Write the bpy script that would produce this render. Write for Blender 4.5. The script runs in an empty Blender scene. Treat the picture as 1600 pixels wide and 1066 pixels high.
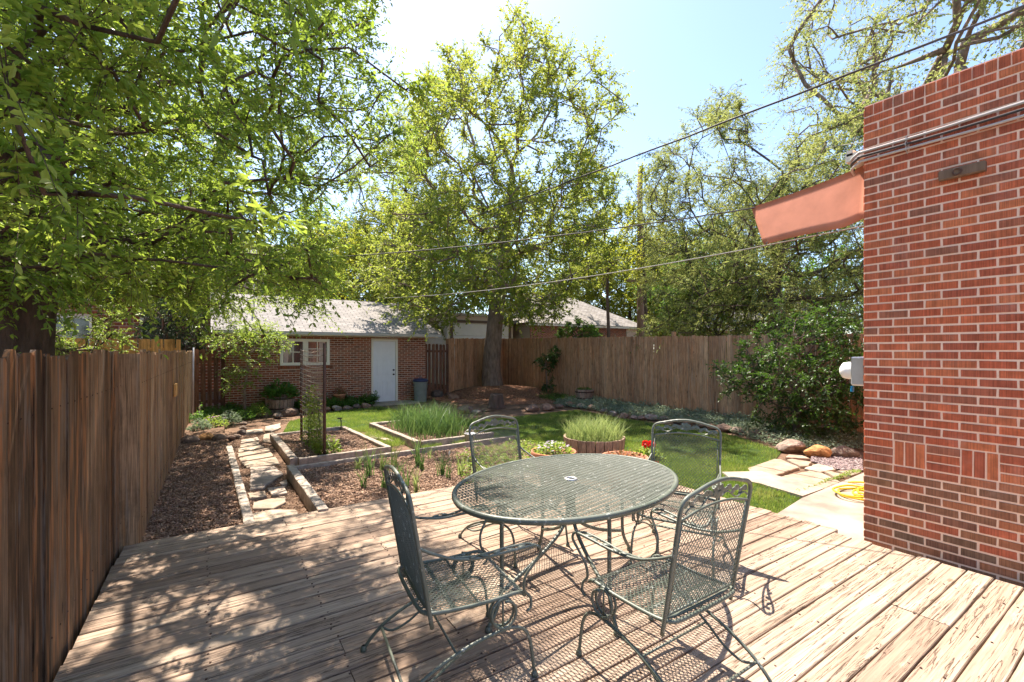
import bpy, math, random
import numpy as np
from mathutils import Vector, Matrix, noise as mnoise

# ------------------------------------------------------------------ camera, sky, sun, exposure
scene = bpy.context.scene
col = scene.collection
YAW = math.radians(33.6)
cam_data = bpy.data.cameras.new('camera')
cam_data.lens = 16.11
cam_data.sensor_width = 36.0
cam_data.shift_y = 0.010
cam_data.clip_start = 0.05
cam_data.clip_end = 3000.0
cam = bpy.data.objects.new('camera', cam_data)
cam.location = (0.0, 0.0, 1.6)
cam.rotation_euler = (math.radians(90.0), 0.0, -YAW)
col.objects.link(cam)
scene.camera = cam

SUN_AZ = math.radians(7.0)       # from +Y towards +X
SUN_EL = math.radians(60.0)
world = bpy.data.worlds.new('World')
scene.world = world
world.use_nodes = True
wn = world.node_tree
for n in list(wn.nodes):
    wn.nodes.remove(n)
sky = wn.nodes.new('ShaderNodeTexSky')
sky.sky_type = 'NISHITA'
sky.sun_disc = False
sky.sun_elevation = SUN_EL
sky.sun_rotation = SUN_AZ
sky.altitude = 1600.0
sky.air_density = 1.0
sky.dust_density = 2.6
sky.ozone_density = 1.0
bg = wn.nodes.new('ShaderNodeBackground')
bg.inputs['Strength'].default_value = 0.068
wo = wn.nodes.new('ShaderNodeOutputWorld')
wn.links.new(sky.outputs['Color'], bg.inputs['Color'])
wn.links.new(bg.outputs['Background'], wo.inputs['Surface'])
sun_data = bpy.data.lights.new('sun', 'SUN')
sun_data.energy = 2.6
sun_data.angle = math.radians(0.5)
sun_data.color = (1.0, 0.89, 0.76)
sun = bpy.data.objects.new('sun', sun_data)
SUNV = Vector((math.sin(SUN_AZ) * math.cos(SUN_EL), math.cos(SUN_AZ) * math.cos(SUN_EL), math.sin(SUN_EL)))
sun.rotation_euler = SUNV.to_track_quat('Z', 'Y').to_euler()
sun.location = (0, 0, 30)
col.objects.link(sun)
scene.view_settings.view_transform = 'Standard'
scene.view_settings.look = 'None'
scene.view_settings.exposure = 2.5
scene.view_settings.gamma = 1.0
scene.render.engine = 'CYCLES'
scene.cycles.max_bounces = 10
scene.cycles.diffuse_bounces = 7
scene.cycles.transmission_bounces = 4
scene.cycles.transparent_max_bounces = 8
scene.cycles.use_denoising = True

rng = np.random.default_rng(11)
random.seed(7)
GZ = -0.12                        # garden ground level, the deck top is z = 0
CS, SN = math.cos(YAW), math.sin(YAW)
FPX = 716.0


def G(px, py, z=GZ):
    """ground-plane point seen in direction (px, py) of the survey photo"""
    d = FPX * (1.6 - z) / (py - 549.0)
    l = (px - 800.0) / FPX * d
    return (SN * d + CS * l, CS * d - SN * l)


def to_px(p):
    d = SN * p[0] + CS * p[1]
    l = CS * p[0] - SN * p[1]
    return 800 + FPX * l / d, 549 - FPX * (p[2] - 1.6) / d, d


# ------------------------------------------------------------------ object helpers
def link(name, data, parent=None):
    o = bpy.data.objects.new(name, data)
    col.objects.link(o)
    if parent is not None:
        o.parent = parent
    return o


def tag(o, label=None, cat=None, group=None, kind=None):
    if label: o['label'] = label
    if cat: o['category'] = cat
    if group: o['group'] = group
    if kind: o['kind'] = kind
    return o


def thing(name, label, cat, loc=(0, 0, 0), rz=0.0, group=None):
    o = link(name, None)
    o.location = loc
    o.rotation_euler = (0, 0, rz)
    o.empty_display_size = 0.1
    return tag(o, label, cat, group)


def kids(o):
    return [c for c in bpy.data.objects if c.parent == o]


def copy_thing(root, loc, rz, label, group=None, scale=None):
    r = root.copy()
    col.objects.link(r)
    r.location = loc
    r.rotation_euler = (0, 0, rz)
    if scale: r.scale = scale
    r['label'] = label
    if group: r['group'] = group
    for ch in kids(root):
        c = ch.copy()
        col.objects.link(c)
        c.parent = r
        for g in kids(ch):
            d = g.copy()
            col.objects.link(d)
            d.parent = c
    return r


def mesh_from(name, V, F, rnd=None, smooth=False):
    """V (n,3); F list of faces or (m,k) array"""
    me = bpy.data.meshes.new(name)
    V = np.asarray(V, dtype=np.float32)
    if isinstance(F, np.ndarray):
        m, k = F.shape
        me.vertices.add(len(V))
        me.vertices.foreach_set('co', V.ravel())
        me.loops.add(m * k)
        me.loops.foreach_set('vertex_index', F.astype(np.int32).ravel())
        me.polygons.add(m)
        me.polygons.foreach_set('loop_start', np.arange(0, m * k, k, dtype=np.int32))
        me.polygons.foreach_set('loop_total', np.full(m, k, dtype=np.int32))
        me.update(calc_edges=True)
    else:
        me.from_pydata(V.tolist(), [], F)
        me.update()
    if rnd is not None:
        a = me.attributes.new('rnd', 'FLOAT', 'POINT')
        a.data.foreach_set('value', np.asarray(rnd, dtype=np.float32))
    if smooth:
        me.polygons.foreach_set('use_smooth', np.ones(len(me.polygons), dtype=bool))
    return me


class MB:
    def __init__(self):
        self.v = []
        self.f = []
        self.r = []

    def add(self, vs, fs, r=None):
        b = len(self.v)
        if r is None: r = random.random()
        self.v += [tuple(v) for v in vs]
        self.f += [tuple(i + b for i in f) for f in fs]
        self.r += [r] * len(vs)

    def box(self, c, s, rz=0.0, r=None, rx=0.0, ry=0.0):
        m = Matrix.Translation(c) @ Matrix.Rotation(rz, 4, 'Z') @ Matrix.Rotation(ry, 4, 'Y') @ Matrix.Rotation(rx, 4, 'X')
        hx, hy, hz = s[0] / 2, s[1] / 2, s[2] / 2
        vs = [m @ Vector(p) for p in ((-hx, -hy, -hz), (hx, -hy, -hz), (hx, hy, -hz), (-hx, hy, -hz),
                                      (-hx, -hy, hz), (hx, -hy, hz), (hx, hy, hz), (-hx, hy, hz))]
        self.add(vs, [(0, 3, 2, 1), (4, 5, 6, 7), (0, 1, 5, 4), (1, 2, 6, 5), (2, 3, 7, 6), (3, 0, 4, 7)], r)

    def bbox(self, x0, x1, y0, y1, z0, z1, r=None):
        self.box(((x0 + x1) / 2, (y0 + y1) / 2, (z0 + z1) / 2), (x1 - x0, y1 - y0, z1 - z0), r=r)

    def bevbox(self, c, s, b, rz=0.0, r=None, rx=0.0, ry=0.0):
        """box with chamfered edges (octagon-in-all-axes)"""
        m = Matrix.Translation(c) @ Matrix.Rotation(rz, 4, 'Z') @ Matrix.Rotation(ry, 4, 'Y') @ Matrix.Rotation(rx, 4, 'X')
        hx, hy, hz = s[0] / 2, s[1] / 2, s[2] / 2
        vs = []
        idx = {}
        for sx in (-1, 1):
            for sy in (-1, 1):
                for sz in (-1, 1):
                    for ax in range(3):
                        h = [hx - b, hy - b, hz - b]
                        h[ax] += b
                        idx[(sx, sy, sz, ax)] = len(vs)
                        vs.append(m @ Vector((sx * h[0], sy * h[1], sz * h[2])))
        fs = []
        for ax in range(3):
            u, w = (ax + 1) % 3, (ax + 2) % 3
            for s_ in (-1, 1):
                q = []
                for a, b_ in ((-1, -1), (1, -1), (1, 1), (-1, 1)):
                    k = [0, 0, 0]
                    k[ax] = s_; k[u] = a; k[w] = b_
                    q.append(idx[(k[0], k[1], k[2], ax)])
                fs.append(q if s_ > 0 else q[::-1])
        for ax in range(3):
            u, w = (ax + 1) % 3, (ax + 2) % 3
            for a in (-1, 1):
                for b_ in (-1, 1):
                    q = []
                    for s_, x in ((-1, u), (1, u), (1, w), (-1, w)):
                        k = [0, 0, 0]
                        k[ax] = s_; k[u] = a; k[w] = b_
                        q.append(idx[(k[0], k[1], k[2], x)])
                    fs.append(q if a * b_ < 0 else q[::-1])
        for sx in (-1, 1):
            for sy in (-1, 1):
                for sz in (-1, 1):
                    q = [idx[(sx, sy, sz, a)] for a in range(3)]
                    fs.append(q if sx * sy * sz > 0 else q[::-1])
        self.add(vs, fs, r)

    def prism(self, poly, z0, z1, r=None, m=None):
        n = len(poly)
        vs = [(p[0], p[1], z0) for p in poly] + [(p[0], p[1], z1) for p in poly]
        if m is not None: vs = [m @ Vector(v) for v in vs]
        fs = [tuple(range(n - 1, -1, -1)), tuple(range(n, 2 * n))]
        fs += [(i, (i + 1) % n, n + (i + 1) % n, n + i) for i in range(n)]
        self.add(vs, fs, r)

    def tube(self, pts, rad, sides=6, closed=False, r=None, caps=True):
        P = [Vector(p) for p in pts]
        n = len(P)
        R = rad if hasattr(rad, '__len__') else [rad] * n
        vs, fs = [], []
        T = []
        for i in range(n):
            if closed:
                t = P[(i + 1) % n] - P[i - 1]
            else:
                t = P[min(i + 1, n - 1)] - P[max(i - 1, 0)]
            T.append(t.normalized() if t.length > 1e-9 else Vector((0, 0, 1)))
        up = Vector((0, 0, 1)) if abs(T[0].z) < 0.9 else Vector((1, 0, 0))
        N = (up - T[0] * up.dot(T[0])).normalized()
        for i in range(n):
            N = N - T[i] * N.dot(T[i])
            N = N.normalized() if N.length > 1e-6 else T[i].orthogonal().normalized()
            B = T[i].cross(N)
            for k in range(sides):
                a = 2 * math.pi * k / sides
                vs.append(P[i] + (N * math.cos(a) + B * math.sin(a)) * R[i])
        m = n if closed else n - 1
        for i in range(m):
            j = (i + 1) % n
            for k in range(sides):
                l = (k + 1) % sides
                fs.append((i * sides + k, i * sides + l, j * sides + l, j * sides + k))
        if caps and not closed:
            fs.append(tuple(range(sides - 1, -1, -1)))
            fs.append(tuple((n - 1) * sides + k for k in range(sides)))
        self.add(vs, fs, r)

    def lathe(self, prof, c=(0, 0, 0), n=24, r=None, closed=False):
        vs, fs = [], []
        for (rr, z) in prof:
            for k in range(n):
                a = 2 * math.pi * k / n
                vs.append((c[0] + rr * math.cos(a), c[1] + rr * math.sin(a), c[2] + z))
        m = len(prof)
        for i in range(m - 1 if not closed else m):
            j = (i + 1) % m
            for k in range(n):
                l = (k + 1) % n
                fs.append((i * n + k, i * n + l, j * n + l, j * n + k))
        self.add(vs, fs, r)

    def build(self, name, mat, parent=None, smooth=False):
        me = mesh_from(name, self.v, self.f, self.r, smooth)
        me.materials.append(mat)
        return link(name, me, parent)


def cr(pts, k=5, closed=False):
    """Catmull-Rom resampling"""
    P = [Vector(p) for p in pts]
    n = len(P)
    out = []
    rngi = range(n if closed else n - 1)
    for i in rngi:
        if closed:
            p0, p1, p2, p3 = P[i - 1], P[i], P[(i + 1) % n], P[(i + 2) % n]
        else:
            p0, p1, p2, p3 = P[max(i - 1, 0)], P[i], P[i + 1], P[min(i + 2, n - 1)]
        for j in range(k):
            t = j / k
            out.append(0.5 * ((2 * p1) + (-p0 + p2) * t + (2 * p0 - 5 * p1 + 4 * p2 - p3) * t * t
                              + (-p0 + 3 * p1 - 3 * p2 + p3) * t ** 3))
    if not closed: out.append(P[-1])
    return out


# ------------------------------------------------------------------ materials
class NT:
    def __init__(self, name):
        self.m = bpy.data.materials.new(name)
        self.m.use_nodes = True
        self.t = self.m.node_tree
        self.bsdf = self.t.nodes['Principled BSDF']
        self.out = self.t.nodes['Material Output']

    def n(self, typ, **kw):
        nd = self.t.nodes.new(typ)
        for k, v in kw.items(): setattr(nd, k, v)
        return nd

    def l(self, a, b):
        self.t.links.new(a, b)

    def coord(self, scale=(1, 1, 1), offset=None, src='Object'):
        tc = self.n('ShaderNodeTexCoord')
        mp = self.n('ShaderNodeMapping')
        mp.inputs['Scale'].default_value = scale
        self.l(tc.outputs[src], mp.inputs['Vector'])
        if offset is not None:
            self.l(offset, mp.inputs['Location'])
        return mp.outputs['Vector']

    def noise(self, vec, scale=1.0, detail=4.0, rough=0.55, dist=0.0):
        nd = self.n('ShaderNodeTexNoise')
        nd.inputs['Scale'].default_value = scale
        nd.inputs['Detail'].default_value = detail
        nd.inputs['Roughness'].default_value = rough
        nd.inputs['Distortion'].default_value = dist
        self.l(vec, nd.inputs['Vector'])
        return nd.outputs['Fac']

    def ramp(self, fac, stops, interp='LINEAR'):
        nd = self.n('ShaderNodeValToRGB')
        nd.color_ramp.interpolation = interp
        e = nd.color_ramp.elements
        while len(e) > 1: e.remove(e[0])
        e[0].position = stops[0][0]
        e[0].color = (*stops[0][1], 1) if hasattr(stops[0][1], '__len__') else (stops[0][1],) * 3 + (1,)
        for p, c in stops[1:]:
            x = e.new(p)
            x.color = (*c, 1) if hasattr(c, '__len__') else (c, c, c, 1)
        if not isinstance(fac, (int, float)): self.l(fac, nd.inputs['Fac'])
        return nd.outputs['Color']

    def mix(self, fac, a, b, mode='MIX'):
        nd = self.n('ShaderNodeMix', data_type='RGBA', blend_type=mode)
        for s, v in ((nd.inputs[0], fac), (nd.inputs[6], a), (nd.inputs[7], b)):
            if isinstance(v, (int, float)): s.default_value = v
            elif isinstance(v, tuple): s.default_value = (*v, 1)
            else: self.l(v, s)
        return nd.outputs[2]

    def math(self, op, a, b=0.0):
        nd = self.n('ShaderNodeMath', operation=op)
        for s, v in ((nd.inputs[0], a), (nd.inputs[1], b)):
            if isinstance(v, (int, float)): s.default_value = v
            else: self.l(v, s)
        return nd.outputs[0]

    def rnd(self):
        a = self.n('ShaderNodeAttribute', attribute_name='rnd')
        return a.outputs['Fac']

    def bump(self, h, strength=0.4, dist=0.01):
        b = self.n('ShaderNodeBump')
        b.inputs['Strength'].default_value = strength
        b.inputs['Distance'].default_value = dist
        self.l(h, b.inputs['Height'])
        self.l(b.outputs['Normal'], self.bsdf.inputs['Normal'])

    def set(self, color=None, rough=0.8, spec=0.3, metallic=0.0):
        if color is not None:
            if isinstance(color, tuple): self.bsdf.inputs['Base Color'].default_value = (*color, 1)
            else: self.l(color, self.bsdf.inputs['Base Color'])
        if isinstance(rough, (int, float)): self.bsdf.inputs['Roughness'].default_value = rough
        else: self.l(rough, self.bsdf.inputs['Roughness'])
        self.bsdf.inputs['Specular IOR Level'].default_value = spec
        self.bsdf.inputs['Metallic'].default_value = metallic


def vmat(name, cols, scale=8.0, amt=0.35, rough=0.85, spec=0.25, bump=0.3, bscale=40.0, bdist=0.01, metallic=0.0,
         stretch=(1, 1, 1)):
    """per-island colour from a list, mottled by two noises, with bump"""
    t = NT(name)
    v = t.coord(stretch)
    k = len(cols)
    base = t.ramp(t.rnd(), [(i / max(k - 1, 1), c) for i, c in enumerate(cols)]) if k > 1 else cols[0]
    n1 = t.noise(v, scale, 6, 0.6)
    dark = t.ramp(n1, [(0.3, 1 - amt), (0.7, 1.0 + amt * 0.4)])
    c = t.mix(1.0, base, dark, 'MULTIPLY')
    t.set(c, rough, spec, metallic)
    if bump: t.bump(t.noise(v, bscale, 6, 0.65), bump, bdist)
    return t.m


def leaf_mat(name, cols, trans=(0.35, 0.5, 0.06), tw=0.45, rough=0.45, spec=0.35):
    t = NT(name)
    k = len(cols)
    base = t.ramp(t.rnd(), [(i / (k - 1), c) for i, c in enumerate(cols)])
    t.set(base, rough, spec)
    tr = t.n('ShaderNodeBsdfTranslucent')
    tc = t.mix(0.55, base, trans)
    t.l(tc, tr.inputs['Color'])
    ms = t.n('ShaderNodeMixShader')
    ms.inputs[0].default_value = tw
    t.l(t.bsdf.outputs[0], ms.inputs[1])
    t.l(tr.outputs[0], ms.inputs[2])
    t.l(ms.outputs[0], t.out.inputs['Surface'])
    return t.m


def deck_mat():
    t = NT('weathered_deck_wood')
    r = t.rnd()
    cx = t.n('ShaderNodeCombineXYZ')
    t.l(t.math('MULTIPLY', r, 37.0), cx.inputs[0])
    t.l(t.math('MULTIPLY', r, 91.0), cx.inputs[1])
    off = cx.outputs[0]
    v = t.coord((0.8, 26, 26), off)
    vf = t.coord((2.2, 90, 90), off)
    grain = t.noise(v, 1.0, 5, 0.62, 0.8)
    fine = t.noise(vf, 1.0, 4, 0.6, 0.4)
    base = t.ramp(r, [(0.0, (0.29, 0.21, 0.158)), (0.3, (0.375, 0.283, 0.215)), (0.6, (0.42, 0.335, 0.262)), (1.0, (0.34, 0.252, 0.19))])
    c = t.mix(1.0, base, t.ramp(grain, [(0.28, (0.6, 0.56, 0.52)), (0.45, (0.92, 0.89, 0.86)), (0.62, (1.08, 1.07, 1.05)), (0.8, (1.3, 1.27, 1.22))]), 'MULTIPLY')
    c = t.mix(0.8, c, t.ramp(fine, [(0.3, 0.72), (0.6, 1.1)]), 'MULTIPLY')
    # flaking grey-white patches and brown worn ones
    pv = t.coord((1.4, 7, 7), off)
    patch = t.ramp(t.noise(pv, 1.0, 7, 0.7), [(0.56, 0.0), (0.66, 1.0)])
    c = t.mix(t.math('MULTIPLY', patch, 0.45), c, (0.58, 0.48, 0.37))
    patch2 = t.ramp(t.noise(t.coord((0.9, 4, 4), off), 1.3, 7, 0.7), [(0.57, 0.0), (0.68, 1.0)])
    c = t.mix(t.math('MULTIPLY', patch2, 0.5), c, (0.22, 0.155, 0.115))
    # long drying cracks
    ck = t.noise(t.coord((1.1, 34, 34), off), 1.0, 7, 0.55, 1.6)
    crack = t.ramp(t.math('ABSOLUTE', t.math('SUBTRACT', ck, 0.5)), [(0.0, 1.0), (0.024, 0.0)])
    gate = t.ramp(t.noise(t.coord((0.9, 9, 9), off), 1.0, 3, 0.5), [(0.44, 0.0), (0.5, 1.0)])
    crack = t.math('MULTIPLY', crack, gate)
    c = t.mix(crack, c, (0.055, 0.035, 0.025))
    # knots
    vo = t.n('ShaderNodeTexVoronoi')
    vo.inputs['Scale'].default_value = 1.0
    t.l(t.coord((2.0, 6.5, 6.5), off), vo.inputs['Vector'])
    kn = t.ramp(vo.outputs['Distance'], [(0.0, 1.0), (0.075, 0.6), (0.1, 0.0)])
    c = t.mix(t.math('MULTIPLY', kn, 0.75), c, (0.12, 0.065, 0.04))
    t.set(c, 0.85, 0.2)
    h = t.math('SUBTRACT', t.math('ADD', t.math('MULTIPLY', grain, 0.7), t.math('MULTIPLY', fine, 0.3)), t.math('MULTIPLY', crack, 1.2))
    t.bump(h, 0.55, 0.006)
    return t.m


def fence_mat(name, stops, stain=(0.42, 0.15, 0.045), stain_amt=0.6, lo=0.52, grey=(0.2, 0.17, 0.15)):
    t = NT(name)
    r = t.rnd()
    cx = t.n('ShaderNodeCombineXYZ')
    t.l(t.math('MULTIPLY', r, 53.0), cx.inputs[0])
    t.l(t.math('MULTIPLY', r, 17.0), cx.inputs[2])
    off = cx.outputs[0]
    v = t.coord((44, 44, 1.0), off)
    g1 = t.noise(v, 1.0, 6, 0.7, 0.7)
    base = t.ramp(r, stops)
    c = t.mix(1.0, base, t.ramp(g1, [(0.32, 0.35), (0.45, 0.85), (0.6, 1.1), (0.7, 1.45)]), 'MULTIPLY')
    c = t.mix(0.85, c, t.ramp(t.noise(t.coord((5, 5, 2.2), off), 1.0, 7, 0.75), [(0.35, 0.55), (0.5, 1.0), (0.65, 1.25)]), 'MULTIPLY')
    c = t.mix(0.9, c, t.ramp(t.noise(t.coord((170, 170, 3.5), off), 1.0, 4, 0.6), [(0.36, 0.6), (0.6, 1.3)]), 'MULTIPLY')
    st = t.ramp(t.noise(t.coord((15, 15, 1.1), off), 1.0, 4, 0.6), [(lo, 0.0), (lo + 0.09, 1.0)])
    c = t.mix(t.math('MULTIPLY', st, stain_amt), c, stain)
    gy = t.ramp(t.noise(t.coord((14, 14, 0.8), off), 1.7, 5, 0.65), [(0.54, 0.0), (0.62, 1.0)])
    c = t.mix(t.math('MULTIPLY', gy, 0.55), c, grey)
    vo = t.n('ShaderNodeTexVoronoi')
    t.l(t.coord((6.5, 6.5, 2.4), off), vo.inputs['Vector'])
    vo.inputs['Scale'].default_value = 1.0
    kn = t.ramp(vo.outputs['Distance'], [(0.0, 1.0), (0.07, 0.7), (0.1, 0.0)])
    c = t.mix(t.math('MULTIPLY', kn, 0.8), c, (0.03, 0.018, 0.012))
    t.set(c, 0.82, 0.25)
    t.bump(t.math('ADD', t.math('MULTIPLY', g1, 0.7), t.math('MULTIPLY', t.noise(t.coord((90, 90, 3), off), 1.0, 3), 0.3)), 0.6, 0.008)
    return t.m


def brick_mat(name, stops, scored=True, dirt=0.25):
    t = NT(name)
    r = t.rnd()
    base = t.ramp(r, stops)
    v = t.coord()
    c = t.mix(1.0, base, t.ramp(t.noise(v, 9, 6, 0.65), [(0.3, 1 - dirt * 1.3), (0.7, 1 + dirt * 0.6)]), 'MULTIPLY')
    vs = t.coord((160, 160, 2.2))
    g = t.noise(vs, 1.0, 2, 0.5)
    c = t.mix(0.7, c, t.ramp(g, [(0.38, 0.62), (0.6, 1.12)]), 'MULTIPLY')
    c = t.mix(t.math('MULTIPLY', t.ramp(t.noise(v, 2.1, 5, 0.7), [(0.56, 0.0), (0.75, 1.0)]), 0.18), c, (0.6, 0.5, 0.45))
    t.set(c, 0.88, 0.15)
    t.bump(t.math('ADD', t.math('MULTIPLY', g, 0.8), t.math('MULTIPLY', t.noise(v, 60, 4), 0.3)), 0.7, 0.006)
    return t.m


def paint_metal():
    t = NT('chipped_green_metal')
    v = t.coord()
    n = t.noise(v, 26, 5, 0.65)
    c = t.ramp(t.noise(v, 3, 3), [(0.3, (0.085, 0.105, 0.08)), (0.7, (0.15, 0.165, 0.135))])
    chip = t.ramp(n, [(0.60, 0.0), (0.66, 1.0)])
    c = t.mix(t.math('MULTIPLY', chip, 0.6), c, (0.48, 0.50, 0.46))
    rust = t.ramp(t.noise(v, 17, 5, 0.7), [(0.66, 0.0), (0.72, 1.0)])
    c = t.mix(t.math('MULTIPLY', rust, 0.6), c, (0.16, 0.08, 0.04))
    t.set(c, 0.45, 0.5, 0.0)
    t.bump(n, 0.15, 0.002)
    return t.m


MT = {}
MT['deck'] = deck_mat()
MT['metal'] = paint_metal()
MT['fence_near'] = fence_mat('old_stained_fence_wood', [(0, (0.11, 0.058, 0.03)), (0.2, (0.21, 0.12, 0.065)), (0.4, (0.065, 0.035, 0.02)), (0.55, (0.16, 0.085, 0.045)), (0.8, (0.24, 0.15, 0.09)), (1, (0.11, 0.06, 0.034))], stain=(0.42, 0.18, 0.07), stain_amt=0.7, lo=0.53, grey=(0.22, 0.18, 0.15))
MT['fence_far'] = fence_mat('brown_grey_fence_wood', [(0, (0.42, 0.225, 0.12)), (0.4, (0.54, 0.30, 0.16)), (0.7, (0.35, 0.19, 0.105)), (1, (0.60, 0.36, 0.20))], stain=(0.50, 0.21, 0.09), stain_amt=0.55, lo=0.55, grey=(0.44, 0.31, 0.21))
MT['fence_grey'] = fence_mat('bleached_golden_lit_wood', [(0, (0.27, 0.165, 0.095)), (0.5, (0.40, 0.26, 0.155)), (1, (0.30, 0.17, 0.09))], stain=(0.45, 0.21, 0.08), stain_amt=0.5, lo=0.54, grey=(0.30, 0.24, 0.19))  # weathered wood; orange tone and streaks paint golden light caught on board edges
MT['fence_red'] = fence_mat('reddish_brown_fence_wood', [(0, (0.16, 0.075, 0.045)), (0.5, (0.2, 0.095, 0.055)), (1, (0.13, 0.065, 0.045))], stain_amt=0.35, lo=0.6, grey=(0.16, 0.11, 0.08))
MT['fence_orange'] = fence_mat('orange_cedar', [(0, (0.55, 0.30, 0.10)), (0.5, (0.65, 0.36, 0.13)), (1, (0.50, 0.27, 0.09))], stain=(0.6, 0.33, 0.12), stain_amt=0.3, lo=0.6, grey=(0.5, 0.32, 0.16))  # bright orange tone over all boards
MT['timber'] = vmat('grey_landscape_timber', [(0.36, 0.30, 0.25), (0.44, 0.38, 0.32)], 14, 0.45, 0.9, 0.15, 0.6, 60, 0.01, stretch=(1, 1, 1))
MT['brick'] = brick_mat('red_scored_brick', [(0, (0.54, 0.135, 0.07)), (0.25, (0.62, 0.17, 0.08)), (0.45, (0.44, 0.12, 0.07)), (0.6, (0.66, 0.21, 0.095)), (0.85, (0.48, 0.14, 0.08)), (0.95, (0.36, 0.15, 0.095)), (1, (0.58, 0.155, 0.075))])
MT['brick_low'] = brick_mat('brown_mixed_brick', [(0, (0.42, 0.16, 0.085)), (0.25, (0.22, 0.135, 0.09)), (0.4, (0.50, 0.18, 0.09)), (0.6, (0.33, 0.175, 0.10)), (0.8, (0.54, 0.15, 0.08)), (1, (0.19, 0.13, 0.095))])
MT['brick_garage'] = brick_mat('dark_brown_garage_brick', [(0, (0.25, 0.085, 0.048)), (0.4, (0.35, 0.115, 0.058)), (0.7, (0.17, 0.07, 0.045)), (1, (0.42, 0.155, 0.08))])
MT['mortar'] = vmat('pinkish_mortar', [(0.95, 0.70, 0.55)], 30, 0.08, 0.95, 0.1, 0.5, 120, 0.004)
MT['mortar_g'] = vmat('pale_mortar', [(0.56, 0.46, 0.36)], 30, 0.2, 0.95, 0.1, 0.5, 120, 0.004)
MT['concrete'] = vmat('pale_concrete', [(0.36, 0.31, 0.26)], 2.2, 0.45, 0.9, 0.2, 0.25, 90, 0.004)
MT['stone'] = vmat('sandstone_flag', [(0.42, 0.32, 0.235), (0.33, 0.26, 0.20), (0.47, 0.385, 0.29), (0.37, 0.30, 0.25)], 5, 0.4, 0.9, 0.2, 0.5, 30, 0.012)
MT['rock'] = vmat('garden_rock', [(0.28, 0.185, 0.135), (0.20, 0.145, 0.115), (0.33, 0.245, 0.19), (0.15, 0.12, 0.105), (0.30, 0.175, 0.12), (0.36, 0.31, 0.27)], 6, 0.5, 0.9, 0.2, 0.7, 22, 0.02)
MT['rock_orange'] = vmat('orange_rock', [(0.52, 0.27, 0.11)], 6, 0.5, 0.9, 0.2, 0.7, 22, 0.02)
MT['gravel'] = vmat('purple_grey_gravel', [(0.16, 0.12, 0.13), (0.28, 0.2, 0.2), (0.4, 0.33, 0.32), (0.1, 0.08, 0.09)], 30, 0.2, 0.85, 0.25, 0.2, 80)
MT['soil'] = vmat('brown_soil', [(0.22, 0.14, 0.095)], 5, 0.5, 0.95, 0.1, 1.0, 45, 0.03)
MT['mulch'] = vmat('bark_mulch', [(0.25, 0.15, 0.10), (0.40, 0.26, 0.18), (0.15, 0.085, 0.06), (0.52, 0.37, 0.27), (0.31, 0.19, 0.125)], 30, 0.3, 0.9, 0.15, 0.4, 120, 0.004)
MT['mulch_red'] = vmat('reddish_bark_mulch', [(0.34, 0.17, 0.10), (0.48, 0.25, 0.15), (0.2, 0.10, 0.065), (0.58, 0.34, 0.21)], 30, 0.3, 0.9, 0.15, 0.4, 120, 0.004)
MT['grass'] = leaf_mat('lawn_grass', [(0.06, 0.12, 0.022), (0.11, 0.20, 0.032), (0.16, 0.235, 0.05), (0.27, 0.29, 0.09), (0.40, 0.36, 0.16)], (0.42, 0.58, 0.07), 0.42)
MT['turf'] = vmat('turf_base', [(0.05, 0.085, 0.02)], 8, 0.4, 0.95, 0.1, 0.8, 90, 0.02)
MT['bark'] = vmat('grey_brown_bark', [(0.27, 0.205, 0.16)], 10, 0.5, 0.95, 0.1, 1.0, 16, 0.05, stretch=(1, 1, 0.3))
MT['bark_dark'] = vmat('dark_furrowed_bark', [(0.15, 0.105, 0.08)], 9, 0.5, 0.95, 0.1, 1.0, 18, 0.06, stretch=(1, 1, 0.25))
MT['bark_far'] = vmat('far_tree_bark', [(0.13, 0.10, 0.085)], 6, 0.3, 0.95, 0.1, 0.3, 16, 0.03, stretch=(1, 1, 0.3))
MT['white'] = vmat('off_white_paint', [(0.74, 0.71, 0.60)], 4, 0.06, 0.6, 0.35, 0.1, 40, 0.003)
MT['door'] = vmat('white_door_paint', [(0.72, 0.74, 0.76)], 4, 0.05, 0.5, 0.4, 0.05, 40, 0.002)
MT['trimgrey'] = vmat('grey_gutter_paint', [(0.42, 0.41, 0.38)], 4, 0.1, 0.5, 0.4, 0.1, 40, 0.003)
MT['terracotta'] = vmat('terracotta', [(0.46, 0.19, 0.11), (0.52, 0.24, 0.14)], 7, 0.3, 0.85, 0.2, 0.2, 60, 0.004)
MT['barrel'] = fence_mat('barrel_stave_wood', [(0, (0.28, 0.19, 0.135)), (0.5, (0.37, 0.26, 0.19)), (1, (0.22, 0.145, 0.10))], stain_amt=0.25, lo=0.6, grey=(0.34, 0.28, 0.23))
MT['hoop'] = vmat('rusty_hoop', [(0.10, 0.055, 0.045)], 20, 0.4, 0.7, 0.3, 0.3, 80, 0.003, metallic=0.4)
MT['black'] = vmat('black_metal', [(0.03, 0.03, 0.03)], 10, 0.3, 0.5, 0.4, 0.1)
MT['rustrod'] = vmat('rusty_brown_rod', [(0.11, 0.06, 0.045)], 30, 0.3, 0.7, 0.3, 0.2)
MT['wiremesh'] = vmat('lit_rusty_wire', [(0.42, 0.33, 0.27)], 30, 0.3, 0.6, 0.3, 0.1)  # rusty wire coloured pale to show the light catching the mesh
MT['galv'] = vmat('galvanised_steel', [(0.55, 0.55, 0.55)], 6, 0.15, 0.4, 0.5, 0.1, metallic=0.6)
MT['conduit'] = vmat('grey_conduit', [(0.50, 0.47, 0.45)], 6, 0.15, 0.5, 0.4, 0.1)
MT['cable'] = vmat('dark_cable', [(0.06, 0.055, 0.06)], 6, 0.2, 0.6, 0.3, 0.1)
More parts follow.
